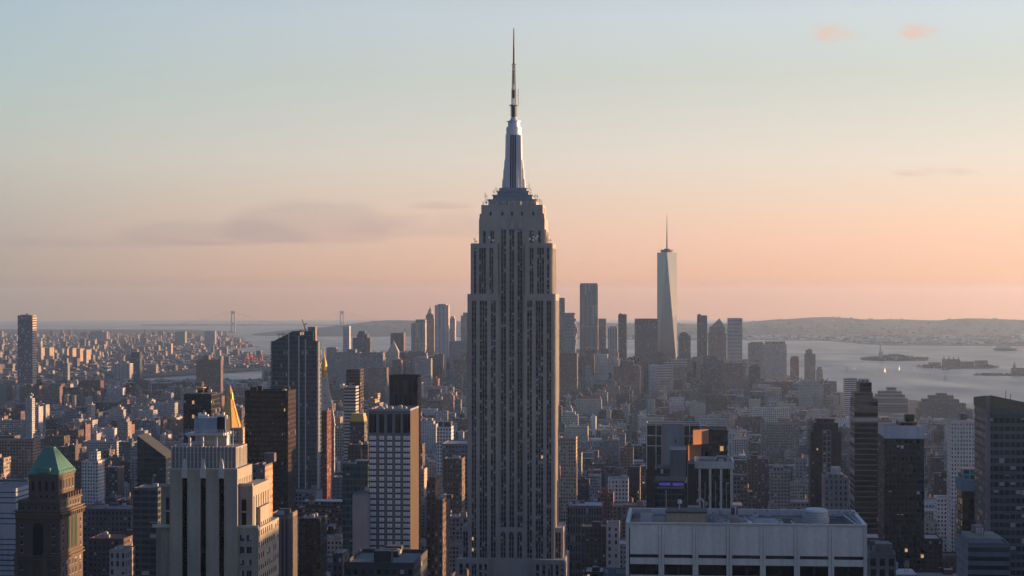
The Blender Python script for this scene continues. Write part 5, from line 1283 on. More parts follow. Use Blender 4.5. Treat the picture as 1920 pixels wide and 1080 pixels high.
def column_block():
    Y = 1150.0
    root, W, Z = base('office_tower', 'black glass block with white vertical columns under a flat white roof slab, right of centre', 'office building', 1287, Y)
    w, D = W(1374), 36.0; wh = (0.52, 0.50, 0.48); x0 = W(1306)
    mb = MB(); mb.box(x0 + .5, .5, 0, w - .5, D - .5, Z(880), sty((.02, .021, .024), 1.6, 3.8, .8, .7, g=(.012, .015, .018), bl=.03)); mb.build('facade', root)
    for px in (1312, 1331.5, 1352, 1371.5): b = MB(); b.box(W(px) - .75, -.4, 0, W(px) + .75, .6, Z(879), flat(wh)); b.build('column', root)
    for px in (1322, 1342, 1362): b = MB(); b.box(W(px) - .2, 0, 0, W(px) + .2, .6, Z(903), flat((.4, .4, .4))); b.build('mullion', root)
    r = MB(); r.box(W(1303), -.8, Z(878), w + .8, D, Z(869), flat(wh), top=flat((.2, .2, .2)), bottom=True); parapet(r, W(1303), -.8, w + .8, D, Z(869), wh, 1.3, 1.0); ro = r.build('roof', root)
    bulkhead(ro, W(1312), 8, W(1340), 22, Z(869), 2.2, (.2, .21, .22)); bulkhead(ro, W(1345), 14, W(1364), 28, Z(869), 3.0, (.12, .12, .13)); cooling_unit(ro, W(1348), 5, Z(869))
    b = MB(); b.box(W(1290), 14, 0, x0, D, Z(873), flat((.07, .075, .08)), side=flat((.4, .38, .36))); b.build('wing', root)
    sil(root, (1288, 1375, 862, Y)); keep(root, w, D); LAND.append(('white-columned black block', 1287, 1375, 860, 960))
column_block()

def violet_band_block():
    Y = 1120.0
    root, W, Z = base('glass_block', 'dark glass block with a thin violet light band below its stepped roof, right of centre', 'office building', 1228, Y)
    g = sty((.05, .06, .068), 2.0, 3.9, .86, .7, g=(.018, .03, .036), bl=.06); w, D = W(1285), 34.0
    w = W(1284)
    mb = MB(); mb.box(0, 0, 0, w, D, Z(902), g); mb.box(W(1232), 4, Z(902), W(1256), D - 4, Z(879), g); mb.box(W(1256), 3, Z(902), W(1286), D - 3, Z(844), sty((.10, .125, .145), 6, 8, .0001, .5)); mb.box(W(1257), 3.4, Z(902), W(1285), D - 3.4, Z(861), flat((.085, .11, .13))); mb.build('facade', root)
    b = MB(); b.box(W(1232), -.55, Z(901), W(1283) + .2, -.02, Z(893), flat((.16, .17, .18)), bottom=True); b.box(W(1232), -.5, Z(916), W(1283), -.02, Z(912.5), flat((.16, .17, .18)), bottom=True); b.build('balcony_frame', root)
    for a, c in ((1236, 1257), (1261, 1282)): b = MB(); b.box(W(a), -.3, Z(910), W(c), -.05, Z(905), flat((.1, .05, .5)), bottom=True); b.build('light_band', root, 'purple')
    sil(root, (1228, 1288, 879, Y), (1256, 1286, 844, Y)); keep(root, w, D); LAND.append(('violet-band glass block', 1228, 1290, 844, 955))
violet_band_block()

def framed_glass_block():
    Y = 1420.0
    root, W, Z = base('glass_block', 'block of dark glass cubes in white frames with orange panels', 'office building', 1212, Y)
    g = sty((.03, .034, .038), 5.0, 8.0, .94, .95, g=(.014, .018, .022), bl=.02); D = 26.0; wh = (.42, .43, .44)
    w = W(1330)
    mb = MB(); mb.box(0, 0, 0, W(1314), D, Z(795), g); mb.box(W(1314), 1, 0, W(1364), D + 6, Z(806), sty((.02, .024, .026), 3, 4, .93, .93, g=(.012, .02, .022), bl=0)); mb.build('facade', root)
    b = MB()
    for px in (1212.5, 1230, 1241, 1282, 1293, 1313.5): b.box(W(px) - .35, -.5, Z(880), W(px) + .35, 0, Z(794), flat(wh))
    for z in (796, 816, 835): b.box(0, -.45, Z(z + 1.6), W(1314), -.05, Z(z), flat(wh), bottom=True)
    b.build('frame', root)
    b = MB(); b.box(W(1241), -1.2, 0, W(1282), -.5, Z(795.5), flat((.17, .215, .26))); b.build('blue_panel', root)
    for (a, c, z0, z1) in ((1265, 1269, 830, 823), (1265, 1269, 845, 837)): win(root, W(a), W(c), Z(z0), Z(z1), -1.2, 1, sash=False)
    # wedges shaped to catch the sun, orange sunset reflection put into their colour
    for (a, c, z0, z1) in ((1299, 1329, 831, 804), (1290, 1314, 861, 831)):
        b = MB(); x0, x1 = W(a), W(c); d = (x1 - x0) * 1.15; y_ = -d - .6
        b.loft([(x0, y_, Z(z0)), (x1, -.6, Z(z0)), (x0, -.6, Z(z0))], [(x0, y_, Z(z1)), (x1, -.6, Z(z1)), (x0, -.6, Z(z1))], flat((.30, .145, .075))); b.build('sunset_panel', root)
    r = MB(); parapet(r, 0, 0, W(1314), D, Z(795), wh, .8, .6); parapet(r, W(1314), 1, W(1364), D + 6, Z(806), (.08, .08, .08), .8, .5); r.build('roof', root)
    sil(root, (1212, 1314, 794, Y), (1314, 1365, 806, Y)); keep(root, W(1366), D + 8); LAND.append(('framed dark glass block', 1212, 1365, 794, 870))
framed_glass_block()

def right_glass_tower():
    Y = 900.0
    root, W, Z = base('glass_skyscraper', 'dark green-black glass tower with slanted olive screen top at the right edge of the picture', 'skyscraper', 1852, Y)
    g = sty((.10, .125, .14), 2.6, 3.9, .84, .60, g=(.022, .04, .047), bl=.14); D = 40.0; w = W(2010)
    mb = MB(); mb.box(0, 0, 0, w, D, Z(766), g); mb.build('facade', root)
    b = MB(); b.box(-.6, -.5, 0, 1.2, 2.2, Z(742), flat((.22, .19, .19))); b.build('corner_trim', root)
    b = MB(); ol = flat((.15, .14, .085)); x1 = W(1962)
    b.loft([(1.2, 1.5, Z(768)), (x1, 1.5, Z(768)), (x1, 2.3, Z(768)), (1.2, 2.3, Z(768))], [(1.2, 1.5, Z(741)), (x1, 1.5, Z(762)), (x1, 2.3, Z(762)), (1.2, 2.3, Z(741))], ol)
    b.loft([(-.4, 2.3, Z(768)), (.6, 2.3, Z(768)), (.6, D, Z(768)), (-.4, D, Z(768))], [(-.4, 2.3, Z(742)), (.6, 2.3, Z(742)), (.6, D, Z(752)), (-.4, D, Z(752))], ol); b.build('roof_screen', root)
    b = MB(); b.box(W(1858), -1.2, Z(778), W(1990), -.05, Z(767), flat((.10, .12, .11))); b.build('parapet_band', root)
    for px, t in ((1890, 741), (1899, 748)): b = MB(); b.bar((W(px), 6, Z(766)), (W(px), 6, Z(t - 8)), .2); b.build('mast', root, 'darksteel')
    for k in range(3): b = MB(); b.box(-.12, -.12, Z(800 + 90 * k), w + .1, -.02, Z(797 + 90 * k), flat((.10, .115, .11)), bottom=True); b.build('floor_band', root)
    sil(root, (1845, 1980, 741, Y)); keep(root, w, D); LAND.append(('slant-topped edge tower', 1843, 1920, 740, 1010))
right_glass_tower()

# ---- blocks that need no builder of their own
GT = dict(g=(0.014, 0.02, 0.026), bl=0.08)
T('office_tower', 'plain dark brown slab tower left of the dark teal glass tower', 'office tower', 459, 540, 736, 1450, 30, sty((0.024, 0.016, 0.015), 1.8, 3.8, .5, .6, g=(.008, .007, .008), bl=.03), clutter=4, short='dark brown slab', par=1.5)
T('office_tower', 'black tower with a gold-lit round roof dish behind the slotted limestone tower', 'office tower', 344, 396, 741, 1500, 30, sty((0.03, 0.033, 0.038), 2.2, 3.8, .8, .75, **GT), steps=[(349, 391, 738)], clutter=5, short='gold-dished black tower')
T('office_tower', 'black tower of wide dark windows with thin red-lit right edge, behind the pale window-grid tower', 'office tower', 730, 783, 708, 1250, 16, sty((0.028, 0.032, 0.034), 3.2, 11, .74, .9, g=(.016, .024, .026), bl=.02), side=sty((0.20, 0.09, 0.07), 3, 4, .3, .5), clutter=0, par=1.6, short='red-edged black tower')  # red of the low sun is put into the side wall colour
T('apartment_tower', 'slim dark tower behind the white-banded one, right of the gold cupola', 'apartment tower', 649, 675, 694, 2150, 26, sty((0.06, 0.05, 0.048), 3, 3.6, .8, .6, **GT), steps=[(650, 676, 692, 1, 1)], short='slim banded tower')
T('apartment_tower', 'tower of white horizontal bands in front of the slim dark tower', 'apartment tower', 645, 667, 726, 2050, 20, sty((0.40, 0.38, 0.36), 40, 3.6, .98, .5, g=(.04, .04, .045), bl=.1))
T('brick_tower', 'tan tower catching orange sun left of the black tower with red edge', 'apartment tower', 690, 703, 748, 2200, 34, TANB, steps=[(700, 708, 738, 2, 14), (696, 712, 756, -1, 6)], short='small sunlit tan tower')
T('brick_tower', 'dark red brick tower right of the dark teal glass tower, thin sunlit edge', 'office tower', 602, 613, 772, 1750, 22, sty((0.12, 0.045, 0.04), 3, 3.6, .35, .5, g=(.012, .012, .012)), clutter=1, short='dark red brick tower')
T('glass_tower', 'low teal glass tower left of the pale window-grid tower', 'office building', 642, 690, 873, 1060, 24, sty((.055, .10, .11), 2.0, 3.8, .8, .65, g=(.02, .05, .055), bl=.08), steps=[(660, 690, 866, 6, 4)], short='low teal glass tower', clutter=2)
T('office_tower', 'blank pale grey party-wall block left of the pale window-grid tower', 'office building', 661, 691, 930, 945, 22, flat((.27, .28, .30)), par=.6, short='blank pale wall block')
T('office_tower', 'dark flat-roofed block at the bottom edge below the pale window-grid tower', 'office building', 645, 776, 1062, 690, 38, sty((.06, .065, .065), 3, 3.8, .5, .5), clutter=6, par=1.6, roofw=(.10, .13, .13), short='dark flat-roofed block')
rt_, w_, h_, ro_ = T('gold_roof_block', 'small brick tower with a bright gold hipped roof left of the pale window-grid tower', 'apartment tower', 656, 683, 791, 1500, 15, sty((.10, .09, .085), 2.6, 3.6, .45, .5), par=0, short='small gold-roofed tower')
b = MB(); b.loft([(0, 0, h_ + .3), (w_, 0, h_ + .3), (w_, 15, h_ + .3), (0, 15, h_ + .3)], [(1, 1.5, h_ + 6.6), (w_ - 1.2, 1.5, h_ + 6.6), (w_ - 1.2, 13, h_ + 6.6), (1, 13, h_ + 6.6)], flat((.6, .4, .1))); b.build('gold_roof', rt_, 'gold')
T('brick_tower', 'dark brick block carrying the small gold-roofed tower on its shoulder', 'apartment building', 652, 690, 836, 1480, 20, sty((.09, .075, .068), 2.8, 3.5, .45, .5), clutter=2)
T('brick_tower', 'dark gothic brick tower with stepped pinnacled crown between the grid tower and the limestone skyscraper', 'office building', 800, 816, 905, 1080, 30, sty((.12, .085, .068), 2.4, 3.6, .4, .55), steps=[(802, 814, 896, 4, 6)], side=sty((.20, .14, .10), 2.4, 3.6, .45, .55), short='dark gothic brick tower', clutter=3)  # side is the same brick painted lighter where the sun falls
T('brick_tower', 'lower dark brick wing with many setbacks right of the gothic brick tower', 'office building', 814, 830, 948, 1060, 36, sty((.11, .08, .066), 2.4, 3.6, .4, .55), steps=[(816, 828, 938, 5, 8)], clutter=2)
T('loft_building', 'white gridded loft with a dark top storey left of the limestone skyscraper', 'loft building', 819, 846, 802, 1900, 20, PALE, steps=[(822, 845, 791, 2, 2, sty((.06, .065, .07), 3, 5, .5, .5))], short='dark-topped white loft')
T('loft_building', 'wide blue-grey roofed loft below the white loft with dark top', 'loft building', 829, 877, 834, 1650, 46, sty((.16, .17, .18), 2.8, 3.8, .5, .55), roofw=(.26, .30, .33), short='wide blue-grey roofed loft')
T('loft_building', 'brown brick loft with a pale blue water-tank wall beside the limestone skyscraper', 'loft building', 832, 866, 862, 1480, 22, sty((.13, .10, .085), 2.6, 3.6, .4, .5), clutter=2)
# right half
T('glass_skyscraper', 'dark banded glass tower with a white-edged stepped crown, right of the white panel block', 'skyscraper', 1602, 1646, 752, 1350, 34, sty((.10, .115, .125), 30, 3.9, .99, .76, g=(.008, .014, .018), bl=.02), steps=[(1603, 1637, 736, 1, 6), (1612, 1635, 717, 2, 8), (1615, 1631, 712, 4, 12, sty((.34, .35, .36), 3, 4, .3, .5))], side=sty((.16, .16, .17), 30, 3.9, .99, .5, g=(.03, .034, .04)), short='dark banded glass tower', clutter=0)
T('office_tower', 'black lower wing on the right of the dark banded glass tower', 'office building', 1647, 1661, 848, 1340, 30, sty((.035, .038, .042), 20, 3.9, .99, .6, **GT))
T('glass_tower', 'wide dark tower with a blank pale blue top band', 'office tower', 1658, 1733, 822, 1180, 36, sty((.016, .022, .026), 2.4, 3.6, .7, .6, g=(.009, .015, .018), bl=.05), steps=[(1658, 1733, 799, -.3, -.3, flat((.40, .45, .50))), (1690, 1722, 793, 8, 8)], short='blue-banded dark tower', clutter=1)
T('apartment_tower', 'slim white tower gridded with small dark windows, left of the right-edge glass tower', 'apartment tower', 1783, 1827, 792, 1500, 22, sty((.58, .57, .55), 2.3, 3.3, .42, .55), steps=[(1783, 1827, 788, .5, .5, flat((.55, .54, .53))), (1804, 1815, 776, 6, 6, flat((.12, .12, .12)))], short='slim white gridded tower')
T('glass_tower', 'small tower with a bright blue glass cap in front of the slim white gridded tower', 'office building', 1805, 1838, 921, 1000, 20, sty((.02, .022, .025), 3, 4, .8, .8, g=(.012, .015, .018), bl=.0), steps=[(1801, 1836, 900, -.4, 2, flat((.15, .24, .32))), (1806, 1832, 880, 1, 3, sty((.12, .35, .40), 3.8, 2.9, .8, .75, g=(.04, .12, .16), bl=0))], short='blue-capped small tower')
T('office_tower', 'blue-grey block with banded windows and rooftop plant at the bottom right corner', 'office building', 1815, 1893, 1022, 760, 32, sty((.14, .17, .20), 40, 3.7, .99, .5, g=(.03, .04, .045), bl=.2), steps=[(1822, 1882, 1011, 4, 4, flat((.24, .27, .30)))], side=sty((.20, .22, .25), 3, 3.7, .3, .5), clutter=4, short='blue-grey corner block')
T('office_tower', 'small grey block with arched corner windows tucked right of the white panel block', 'office building', 1629, 1680, 1044, 720, 24, sty((.17, .16, .16), 3.2, 4.2, .6, .7, g=(.02, .022, .025), bl=.1), clutter=5, par=1.4)
T('brick_tower', 'black brick tower with one strip of pale-framed windows, right of centre', 'apartment tower', 1520, 1578, 812, 1450, 24, sty((.035, .034, .038), 3.5, 3.6, .3, .4, **GT), steps=[(1526, 1572, 793, 1, 3), (1532, 1565, 785, 3, 5), (1542, 1558, 806, -.6, 20, sty((.16, .16, .17), 4, 4.2, .6, .7))], short='black brick tower')
T('brick_tower', 'grey stone tower with white-domed tank in front of the black brick tower', 'office building', 1546, 1590, 898, 1250, 24, sty((.24, .25, .26), 3.4, 3.8, .35, .55), steps=[(1553, 1583, 890, 3, 3), (1562, 1578, 878, 6, 6, flat((.5, .5, .5)))], short='white-tanked stone tower', clutter=1)
T('brick_tower', 'dark narrow tower with chequered right corner left of the violet band block', 'apartment tower', 1180, 1200, 878, 1550, 22, sty((.04, .042, .05), 3, 3.6, .3, .4, **GT), side=sty((.3, .3, .3), 3, 3.6, .55, .6), short='dark narrow chequered tower', clutter=1)
T('loft_building', 'white gridded loft building left of the dark narrow chequered tower', 'loft building', 1140, 1178, 900, 1700, 24, PALE, clutter=2, short='white gridded loft')
T('brick_building', 'dark red brick house in front of the white gridded loft', 'brick building', 1120, 1150, 926, 1600, 22, REDB, clutter=1)
T('loft_building', 'cream building with pale gridded front and orange edge beside the limestone skyscraper', 'loft building', 1051, 1080, 822, 1850, 24, sty((.36, .30, .23), 2.8, 3.6, .5, .5), short='cream gridded building')
T('loft_building', 'dark stone palazzo with columned arcade and blue-white roof plant right of the limestone skyscraper', 'office building', 1064, 1128, 950, 1500, 34, sty((.14, .14, .145), 2.2, 7.5, .5, .7, g=(.02, .022, .026)), clutter=5, roofw=(.3, .33, .36), short='dark columned palazzo')
T('loft_building', 'small white house with dark windows left of the white panel block', 'house', 1137, 1161, 985, 1330, 18, sty((.42, .43, .44), 4.0, 4.8, .35, .55), short='small white house', par=1.6)
T('loft_building', 'long dark low block left of the small white house', 'loft building', 1090, 1136, 990, 1340, 22, sty((.08, .075, .075), 2.8, 3.6, .45, .55), clutter=2)
T('apartment_building', 'dark block with white window surrounds right of the black block with white columns', 'apartment building', 1375, 1401, 893, 1550, 22, sty((.13, .13, .135), 3, 3.6, .6, .55, g=(.02, .022, .026)), clutter=1)
T('apartment_building', 'grey apartment block with pale balcony bands behind the white panel block roof', 'apartment building', 1445, 1482, 885, 1700, 24, sty((.22, .215, .22), 3, 3.2, .55, .5), steps=[(1450, 1470, 876, 4, 6)], clutter=1)
T('brick_tower', 'dark brown brick tower behind the white panel block roof', 'apartment building', 1402, 1440, 862, 1750, 22, sty((.10, .07, .062), 3, 3.3, .4, .5), clutter=2, short='dark brown brick tower')
T('hotel_building', 'low white building with balustraded top left of the slim white gridded tower', 'apartment building', 1757, 1782, 935, 1650, 22, PALE)
# left foreground and lower left
T('apartment_tower', 'white stepped apartment block in shade right of the green pyramid roof', 'apartment building', 153, 184, 866, 1950, 22, PALE, steps=[(165, 180, 848, 4, 6)], clutter=1, short='white stepped apartment block')
T('apartment_building', 'long brown gridded apartment slab with orange sunlit end, behind the green pyramid roof', 'apartment building', -30, 62, 826, 2050, 24, sty((.26, .20, .155), 3.2, 3.4, .55, .55), steps=[(30, 64, 823, 2, 2)], short='orange-ended apartment slab')
rt_, w_, h_, ro_ = T('glass_block', 'dark glass block with a steeply raked roof left of the slotted limestone tower', 'office building', 257, 311, 858, 1350, 26, sty((.045, .055, .06), 2.4, 3.8, .85, .75, g=(.016, .028, .032), bl=.04), par=0, short='raked-roof glass block')
b = MB(); b.loft([(0, 0, h_ + .26), (w_, 0, h_ + .26), (w_, 26, h_ + .26), (0, 26, h_ + .26)], [(0, 0, PZ(816, 1350)), (w_, 0, h_ + .6), (w_, 26, h_ + .6), (0, 26, PZ(816, 1350))], sty((.05, .06, .065), 2.4, 3.8, .85, .75, g=(.016, .028, .032), bl=.02)); b.build('raked_roof', rt_)
T('office_building', 'dark teal office block with thin vertical lines below the raked-roof glass block', 'office building', 249, 296, 918, 1150, 30, sty((.07, .085, .095), 6.0, 3.8, .88, .6, g=(.02, .03, .036), bl=.05), clutter=2, short='dark teal office block')
T('office_building', 'long low palazzo with a row of square windows right of the green pyramid tower', 'office building', 156, 246, 956, 1420, 34, sty((.12, .115, .115), 3.2, 4.2, .45, .5), clutter=4, short='long low palazzo')
T('office_building', 'brick house with red roof plant below the long low palazzo', 'brick building', 166, 232, 1012, 1250, 30, sty((.10, .075, .07), 3, 3.7, .45, .5), clutter=4, roofw=(.14, .06, .05))
T('office_building', 'white bank-like block with dark windows low between the green and limestone towers', 'office building', 205, 236, 1034, 1130, 20, sty((.32, .31, .30), 3.6, 5, .45, .6), clutter=2)
T('office_building', 'pale blue ribbed roof block at the left edge beside the green pyramid tower', 'office building', -40, 30, 918, 1150, 40, sty((.30, .36, .42), 60, 3.2, .99, .25, g=(.08, .1, .12)), short='pale blue ribbed block')
T('office_building', 'brown building with an orange sunlit edge right behind the slotted limestone tower', 'office building', 471, 497, 876, 900, 17, sty((.13, .13, .14), 3, 3.6, .3, .4), steps=[(484, 491, 868, 2, 8)], side=sty((.4, .26, .17), 2.6, 3.4, .35, .5), clutter=2, short='brown building with orange edge')  # orange side wall carries the sunlight in its colour
T('office_building', 'grey ribbed building with a flagpole between the brown slab and the glass tower bases', 'office building', 503, 541, 968, 1100, 26, sty((.17, .16, .15), 2.4, 60, .5, .95, g=(.04, .04, .045), bl=0), clutter=2)
T('glass_tower', 'black glass tower low in front of the dark teal glass tower', 'office building', 560, 600, 975, 1150, 24, sty((.022, .028, .034), 2.2, 3.8, .85, .75, g=(.010, .015, .018), bl=.02), clutter=3, short='black glass tower low in front')
T('loft_building', 'small white-topped dark house left of the blank pale wall block', 'loft building', 624, 642, 1042, 820, 16, sty((.08, .075, .07), 2.8, 3.6, .45, .5), steps=[(626, 641, 1036, 2, 4, sty((.45, .44, .43), 2, 5, .4, .6))])
# dish on the black tower, its gold sunlight put into a gilded material
o_ = [o for o in bpy.data.objects if o.get('label', '').startswith('black tower with a gold-lit')][0]
b = MB(); zt_ = PZ(738, 1500); xw = o_['w'] * .50
b.cyl(xw, 12, zt_, zt_ + 2.4, 1.4, 1.4, 10, flat((.3, .25, .2))); b.cyl(xw, 12, zt_ + 2.4, zt_ + 4.4, 1.6, 4.4, 14, flat((.6, .4, .2))); b.cyl(xw, 12, zt_ + 4.4, zt_ + 5.0, 4.4, 4.2, 14, flat((.6, .4, .2))); b.build('roof_dish', o_, 'gold')
# ------------------------------------------------------------------ the ordinary blocks of the town
PAL = [('red brick', (0.165, 0.095, 0.08), 'brick_building'), ('brown brick', (0.125, 0.095, 0.085), 'brick_building'), ('tan brick', (0.27, 0.23, 0.185), 'apartment_building'), ('cream', (0.39, 0.36, 0.31), 'apartment_building'), ('white', (0.56, 0.55, 0.54), 'apartment_building'), ('pale grey', (0.36, 0.365, 0.37), 'loft_building'), ('dark grey', (0.11, 0.115, 0.125), 'loft_building'), ('blue-grey', (0.16, 0.195, 0.225), 'office_building'), ('limestone', (0.33, 0.315, 0.29), 'loft_building'), ('dark brown', (0.075, 0.06, 0.056), 'brick_building'), ('orange brick', (0.26, 0.145, 0.10), 'apartment_building'), ('black glass', (0.03, 0.036, 0.042), 'office_building')]
PALW = [11, 10, 9, 9, 11, 12, 11, 9, 10, 6, 2, 5]
class Spec: pass
def zone(u, v):
    """(mean height, spread, tall chance, tall range) for a spot"""
    x, y = to_world(u, v); px = CXP + F * x / y
    if y < 1500: return 52, 22, .12, (70, 105)
    if y < 2100: return 44, 18, .12, (60, 95)
    if y < 2700: return 34, 14, .10, (50, 85)
    if y < 4300: return 19, 7, .10, (30, 62)
    if y < 4900: return 26, 10, .16, (40, 75)
    if px > 690: return 48, 26, .28, (75, 125)
    return 17, 6, .10, (30, 60)
def toplimit(px):
    """highest row an ordinary block may reach, by column of the frame"""
    if px < 500: return 715
    if px < 880: return 660
    if px < 1160: return 655
    if px < 1420: return 672
    if px < 1560: return 715
    return 790
SPECS = []
def make_specs():
    rnd = random.Random(20)
    row = 0; v = 1020.0
    while v < 7400:
        depth = 30.0 if v < 4600 else 34.0
        near = v < 2600
        u = -0.31 * v - 250
        u1 = 0.30 * v + 2100 if v < 3600 else 0.30 * v + 500
        while u < u1:
            w = rnd.choice((8, 12, 15, 18, 22, 25, 30, 38, 50)) if near else rnd.choice((9, 14, 18, 24, 30, 40, 55))
            if rnd.random() < .06 and not near: u += w * 2; continue
            if int(math.floor((u + 90) / 270.0)) != int(math.floor((u + w + 90) / 270.0)): u += w * .6 + 26; continue
            x, y = to_world(u, v)
            xc, yc = to_world(u + w / 2, v + depth / 2)
            if not (inside(MANHATTAN, xc, yc) and inside(MANHATTAN, x, y) and inside(MANHATTAN, *to_world(u + w, v + depth))): u += w; continue
            m, sp, tc_, tr = zone(u, v)
            d = depth * rnd.uniform(.72, 1.0)
            h = max(8, rnd.gauss(m, sp))
            if rnd.random() < tc_: h = rnd.uniform(*tr)
            px = CXP + F * xc / yc
            infr = -60 < px < 1980
            if not infr and y < 3200 and rnd.random() < .05: h = rnd.uniform(90, 165)  # some blocks outside the frame are raised to cast shade into it
            lim = PZ(toplimit(px), yc) - (-drop(xc, yc))
            if infr and h > lim: h = lim * rnd.uniform(.55, 1.0)
            if any(a < u + w and u < b and c < v + d and v < e for a, b, c, e in HERO): u += w; continue
            s = Spec(); s.u, s.v, s.w, s.d, s.h = u, v, w - rnd.choice((0, 0, .6)), d, h
            s.x, s.y = x, y; s.gz = 2.3 - drop(x, y)
            s.c = rnd.choices(range(len(PAL)), PALW)[0]
            jit = rnd.uniform(.6, 1.08); s.col = tuple(min(.75, c * jit * rnd.uniform(.95, 1.05) * q) for c, q in zip(PAL[s.c][1], (.94, .99, 1.05)))
            if s.c == 11: s.st = sty(s.col, rnd.uniform(1.6, 3), rnd.uniform(3.6, 4), .88, .75, g=(.014, .02, .024), bl=.05)
            else: s.st = sty(s.col, rnd.uniform(2.2, 4.0), rnd.uniform(3.1, 3.9), rnd.uniform(.35, .62), rnd.uniform(.45, .62), g=(.018, .022, .028), bl=rnd.uniform(.1, .35))
            s.side = s.st if rnd.random() < .55 else sty(s.col, 4.5, s.st['p'][1], .25, .4, bl=.2)
            s.roof = rnd.choice(((.10, .10, .10), (.16, .155, .15), (.05, .05, .05), (.28, .28, .28), (.40, .40, .40), (.13, .10, .09), (.20, .21, .22)))
            s.step = rnd.random() < .22 and w > 16; s.tank = rnd.random() < (.5 if h > 22 else .2); s.bulk = rnd.random() < .75; s.units = rnd.choice((0, 1, 2, 3)) if near else rnd.choice((0, 0, 1))
            s.sr = rnd.random(); s.vis = 0; s.root = None; s.seed = rnd.randint(0, 1 << 30)
            s.full = h + (6 if s.step else 0)
            SPECS.append(s); u += w
        row += 1
        v += depth + (3.5 if row % 2 else 17.0)
make_specs()
def off_frame_town():
    """unseen rest of midtown: added behind the viewpoint to darken reflections, and right of the frame to shade nearer blocks"""
    rnd = random.Random(41); out = []
    v = -2600.0; row = 0
    while v < 1010:
        depth = 30.0; u = -1500
        while u < 2300:
            w = rnd.choice((18, 25, 32, 45, 60))
            if int(math.floor((u + 90) / 270.0)) != int(math.floor((u + w + 90) / 270.0)): u += w * .6 + 26; continue
            x, y = to_world(u + w / 2, v + depth / 2)
            near = math.hypot(x, y) < 260
            clear = y > -20 and abs(x) < .30 * y + 70
            if not near and not clear and inside(MANHATTAN, x, y):
                h = max(25, rnd.gauss(70, 35))
                if rnd.random() < .22: h = rnd.uniform(130, 235)
                if y > 560 and 0 < x < 900 and rnd.random() < .20: h = rnd.uniform(180, 250)  # taller unseen towers added to keep the sun off nearer walls
                out.append((u, v, w - .5, depth * rnd.uniform(.75, 1), h, rnd.choices(PAL, PALW)[0][1], rnd.random()))
            u += w
        row += 1; v += depth + (3.5 if row % 2 else 17.0)
    return out

def corners(s):
    out = []
    for a in (0, s.w):
        for b in (0, s.d):
            x, y = to_world(s.u + a, s.v + b); out.append((CXP + F * x / y, x, y))
    return out
def visibility():
    """which blocks the frame shows, and how much of each: nearest first over a coarse grid of the frame"""
    Wd, Hd = 1920, 600                   # columns; rows 560..1160 of the frame, half size
    buf = np.zeros((270, 960), dtype=np.int32)
    items = []
    for s in SPECS:
        c = corners(s); p0, p1 = min(q[0] for q in c), max(q[0] for q in c)
        if p1 < 0 or p0 > 1920: continue
        y0 = min(q[2] for q in c); y1 = max(q[2] for q in c)
        zt = s.gz + s.full
        t = min(EYE + (CAMZ - zt) / y0 * F, EYE + (CAMZ - zt) / y1 * F); b = EYE + (CAMZ - s.gz) / y0 * F
        items.append((y0, p0, p1, t, b, s)); s.box = (p0, p1, t, b)
    for o, a, b_, t, bt, Y in SIL: items.append((Y, a, b_, t, bt, None))
    items.sort(key=lambda q: -q[0])
    idx = [None]
    for it in items:
        p0, p1, t, b = it[1:5]
        i0, i1 = int(max(0, p0) / 2), int(min(1919, p1) / 2) + 1; j0, j1 = int(max(540, t) / 2) - 270, int(min(1079, b) / 2) - 270 + 1
        if i1 <= i0 or j1 <= j0 or j1 <= 0: continue
        idx.append(it[5]); buf[max(0, j0):j1, i0:i1] = len(idx) - 1
    cnt = np.bincount(buf.ravel(), minlength=len(idx))
    jj, ii = np.mgrid[0:270, 0:960]
    sx = np.bincount(buf.ravel(), weights=ii.ravel(), minlength=len(idx)); sy = np.bincount(buf.ravel(), weights=jj.ravel(), minlength=len(idx))
    for k in range(1, len(idx)):
        s = idx[k]
        if s is not None and cnt[k]: s.vis = int(cnt[k]); s.cx, s.cy = 2 * sx[k] / cnt[k], 2 * sy[k] / cnt[k] + 540
visibility()

def geometry(s, mb, rf, ox, oy, oz, near):
    """walls into mb, roof into rf; placed at (ox, oy, oz) in local grid axes"""
    rnd = random.Random(s.seed)
    def bx(b, x0, y0, z0, x1, y1, z1, st, **k): b.box(ox + x0, oy + y0, oz + z0, ox + x1, oy + y1, oz + z1, st, **k)
    bx(mb, 0, 0, -12, s.w, s.d, s.h, s.st, side=s.side, top=flat(s.roof), back=near)
    x0, y0, x1, y1, z = 0, 0, s.w, s.d, s.h
    if s.step:
        i = min(5, s.w * .15); bx(mb, i, i * .7, s.h, s.w - i, s.d - i, s.h + 6, s.st, top=flat(s.roof), back=near)
    return (x0, y0, x1, y1, z)
def roof_part(s, rf, ox, oy, oz):
    t, hh = .4, 1.1; c = tuple(q * .85 for q in s.col); st = flat(c)
    for (x0, y0, x1, y1) in ((0, 0, s.w, t), (0, s.d - t, s.w, s.d), (0, t, t, s.d - t), (s.w - t, t, s.w, s.d - t)): rf.box(ox + x0, oy + y0, oz + s.h, ox + x1, oy + y1, oz + s.h + hh, st)
    rf.box(ox - .25, oy - .3, oz + s.h - .5, ox + s.w + .25, oy - .01, oz + s.h + .3, flat(tuple(q * 1.1 for q in s.col)), bottom=True)
    rf.box(ox + t, oy + t, oz + s.h + .02, ox + s.w - t, oy + s.d - t, oz + s.h + .2, flat(s.roof))

N_SINGLE = 285
chosen = sorted([s for s in SPECS if s.vis > 0], key=lambda s: -s.vis)[:N_SINGLE]
for s in chosen: s.single = True

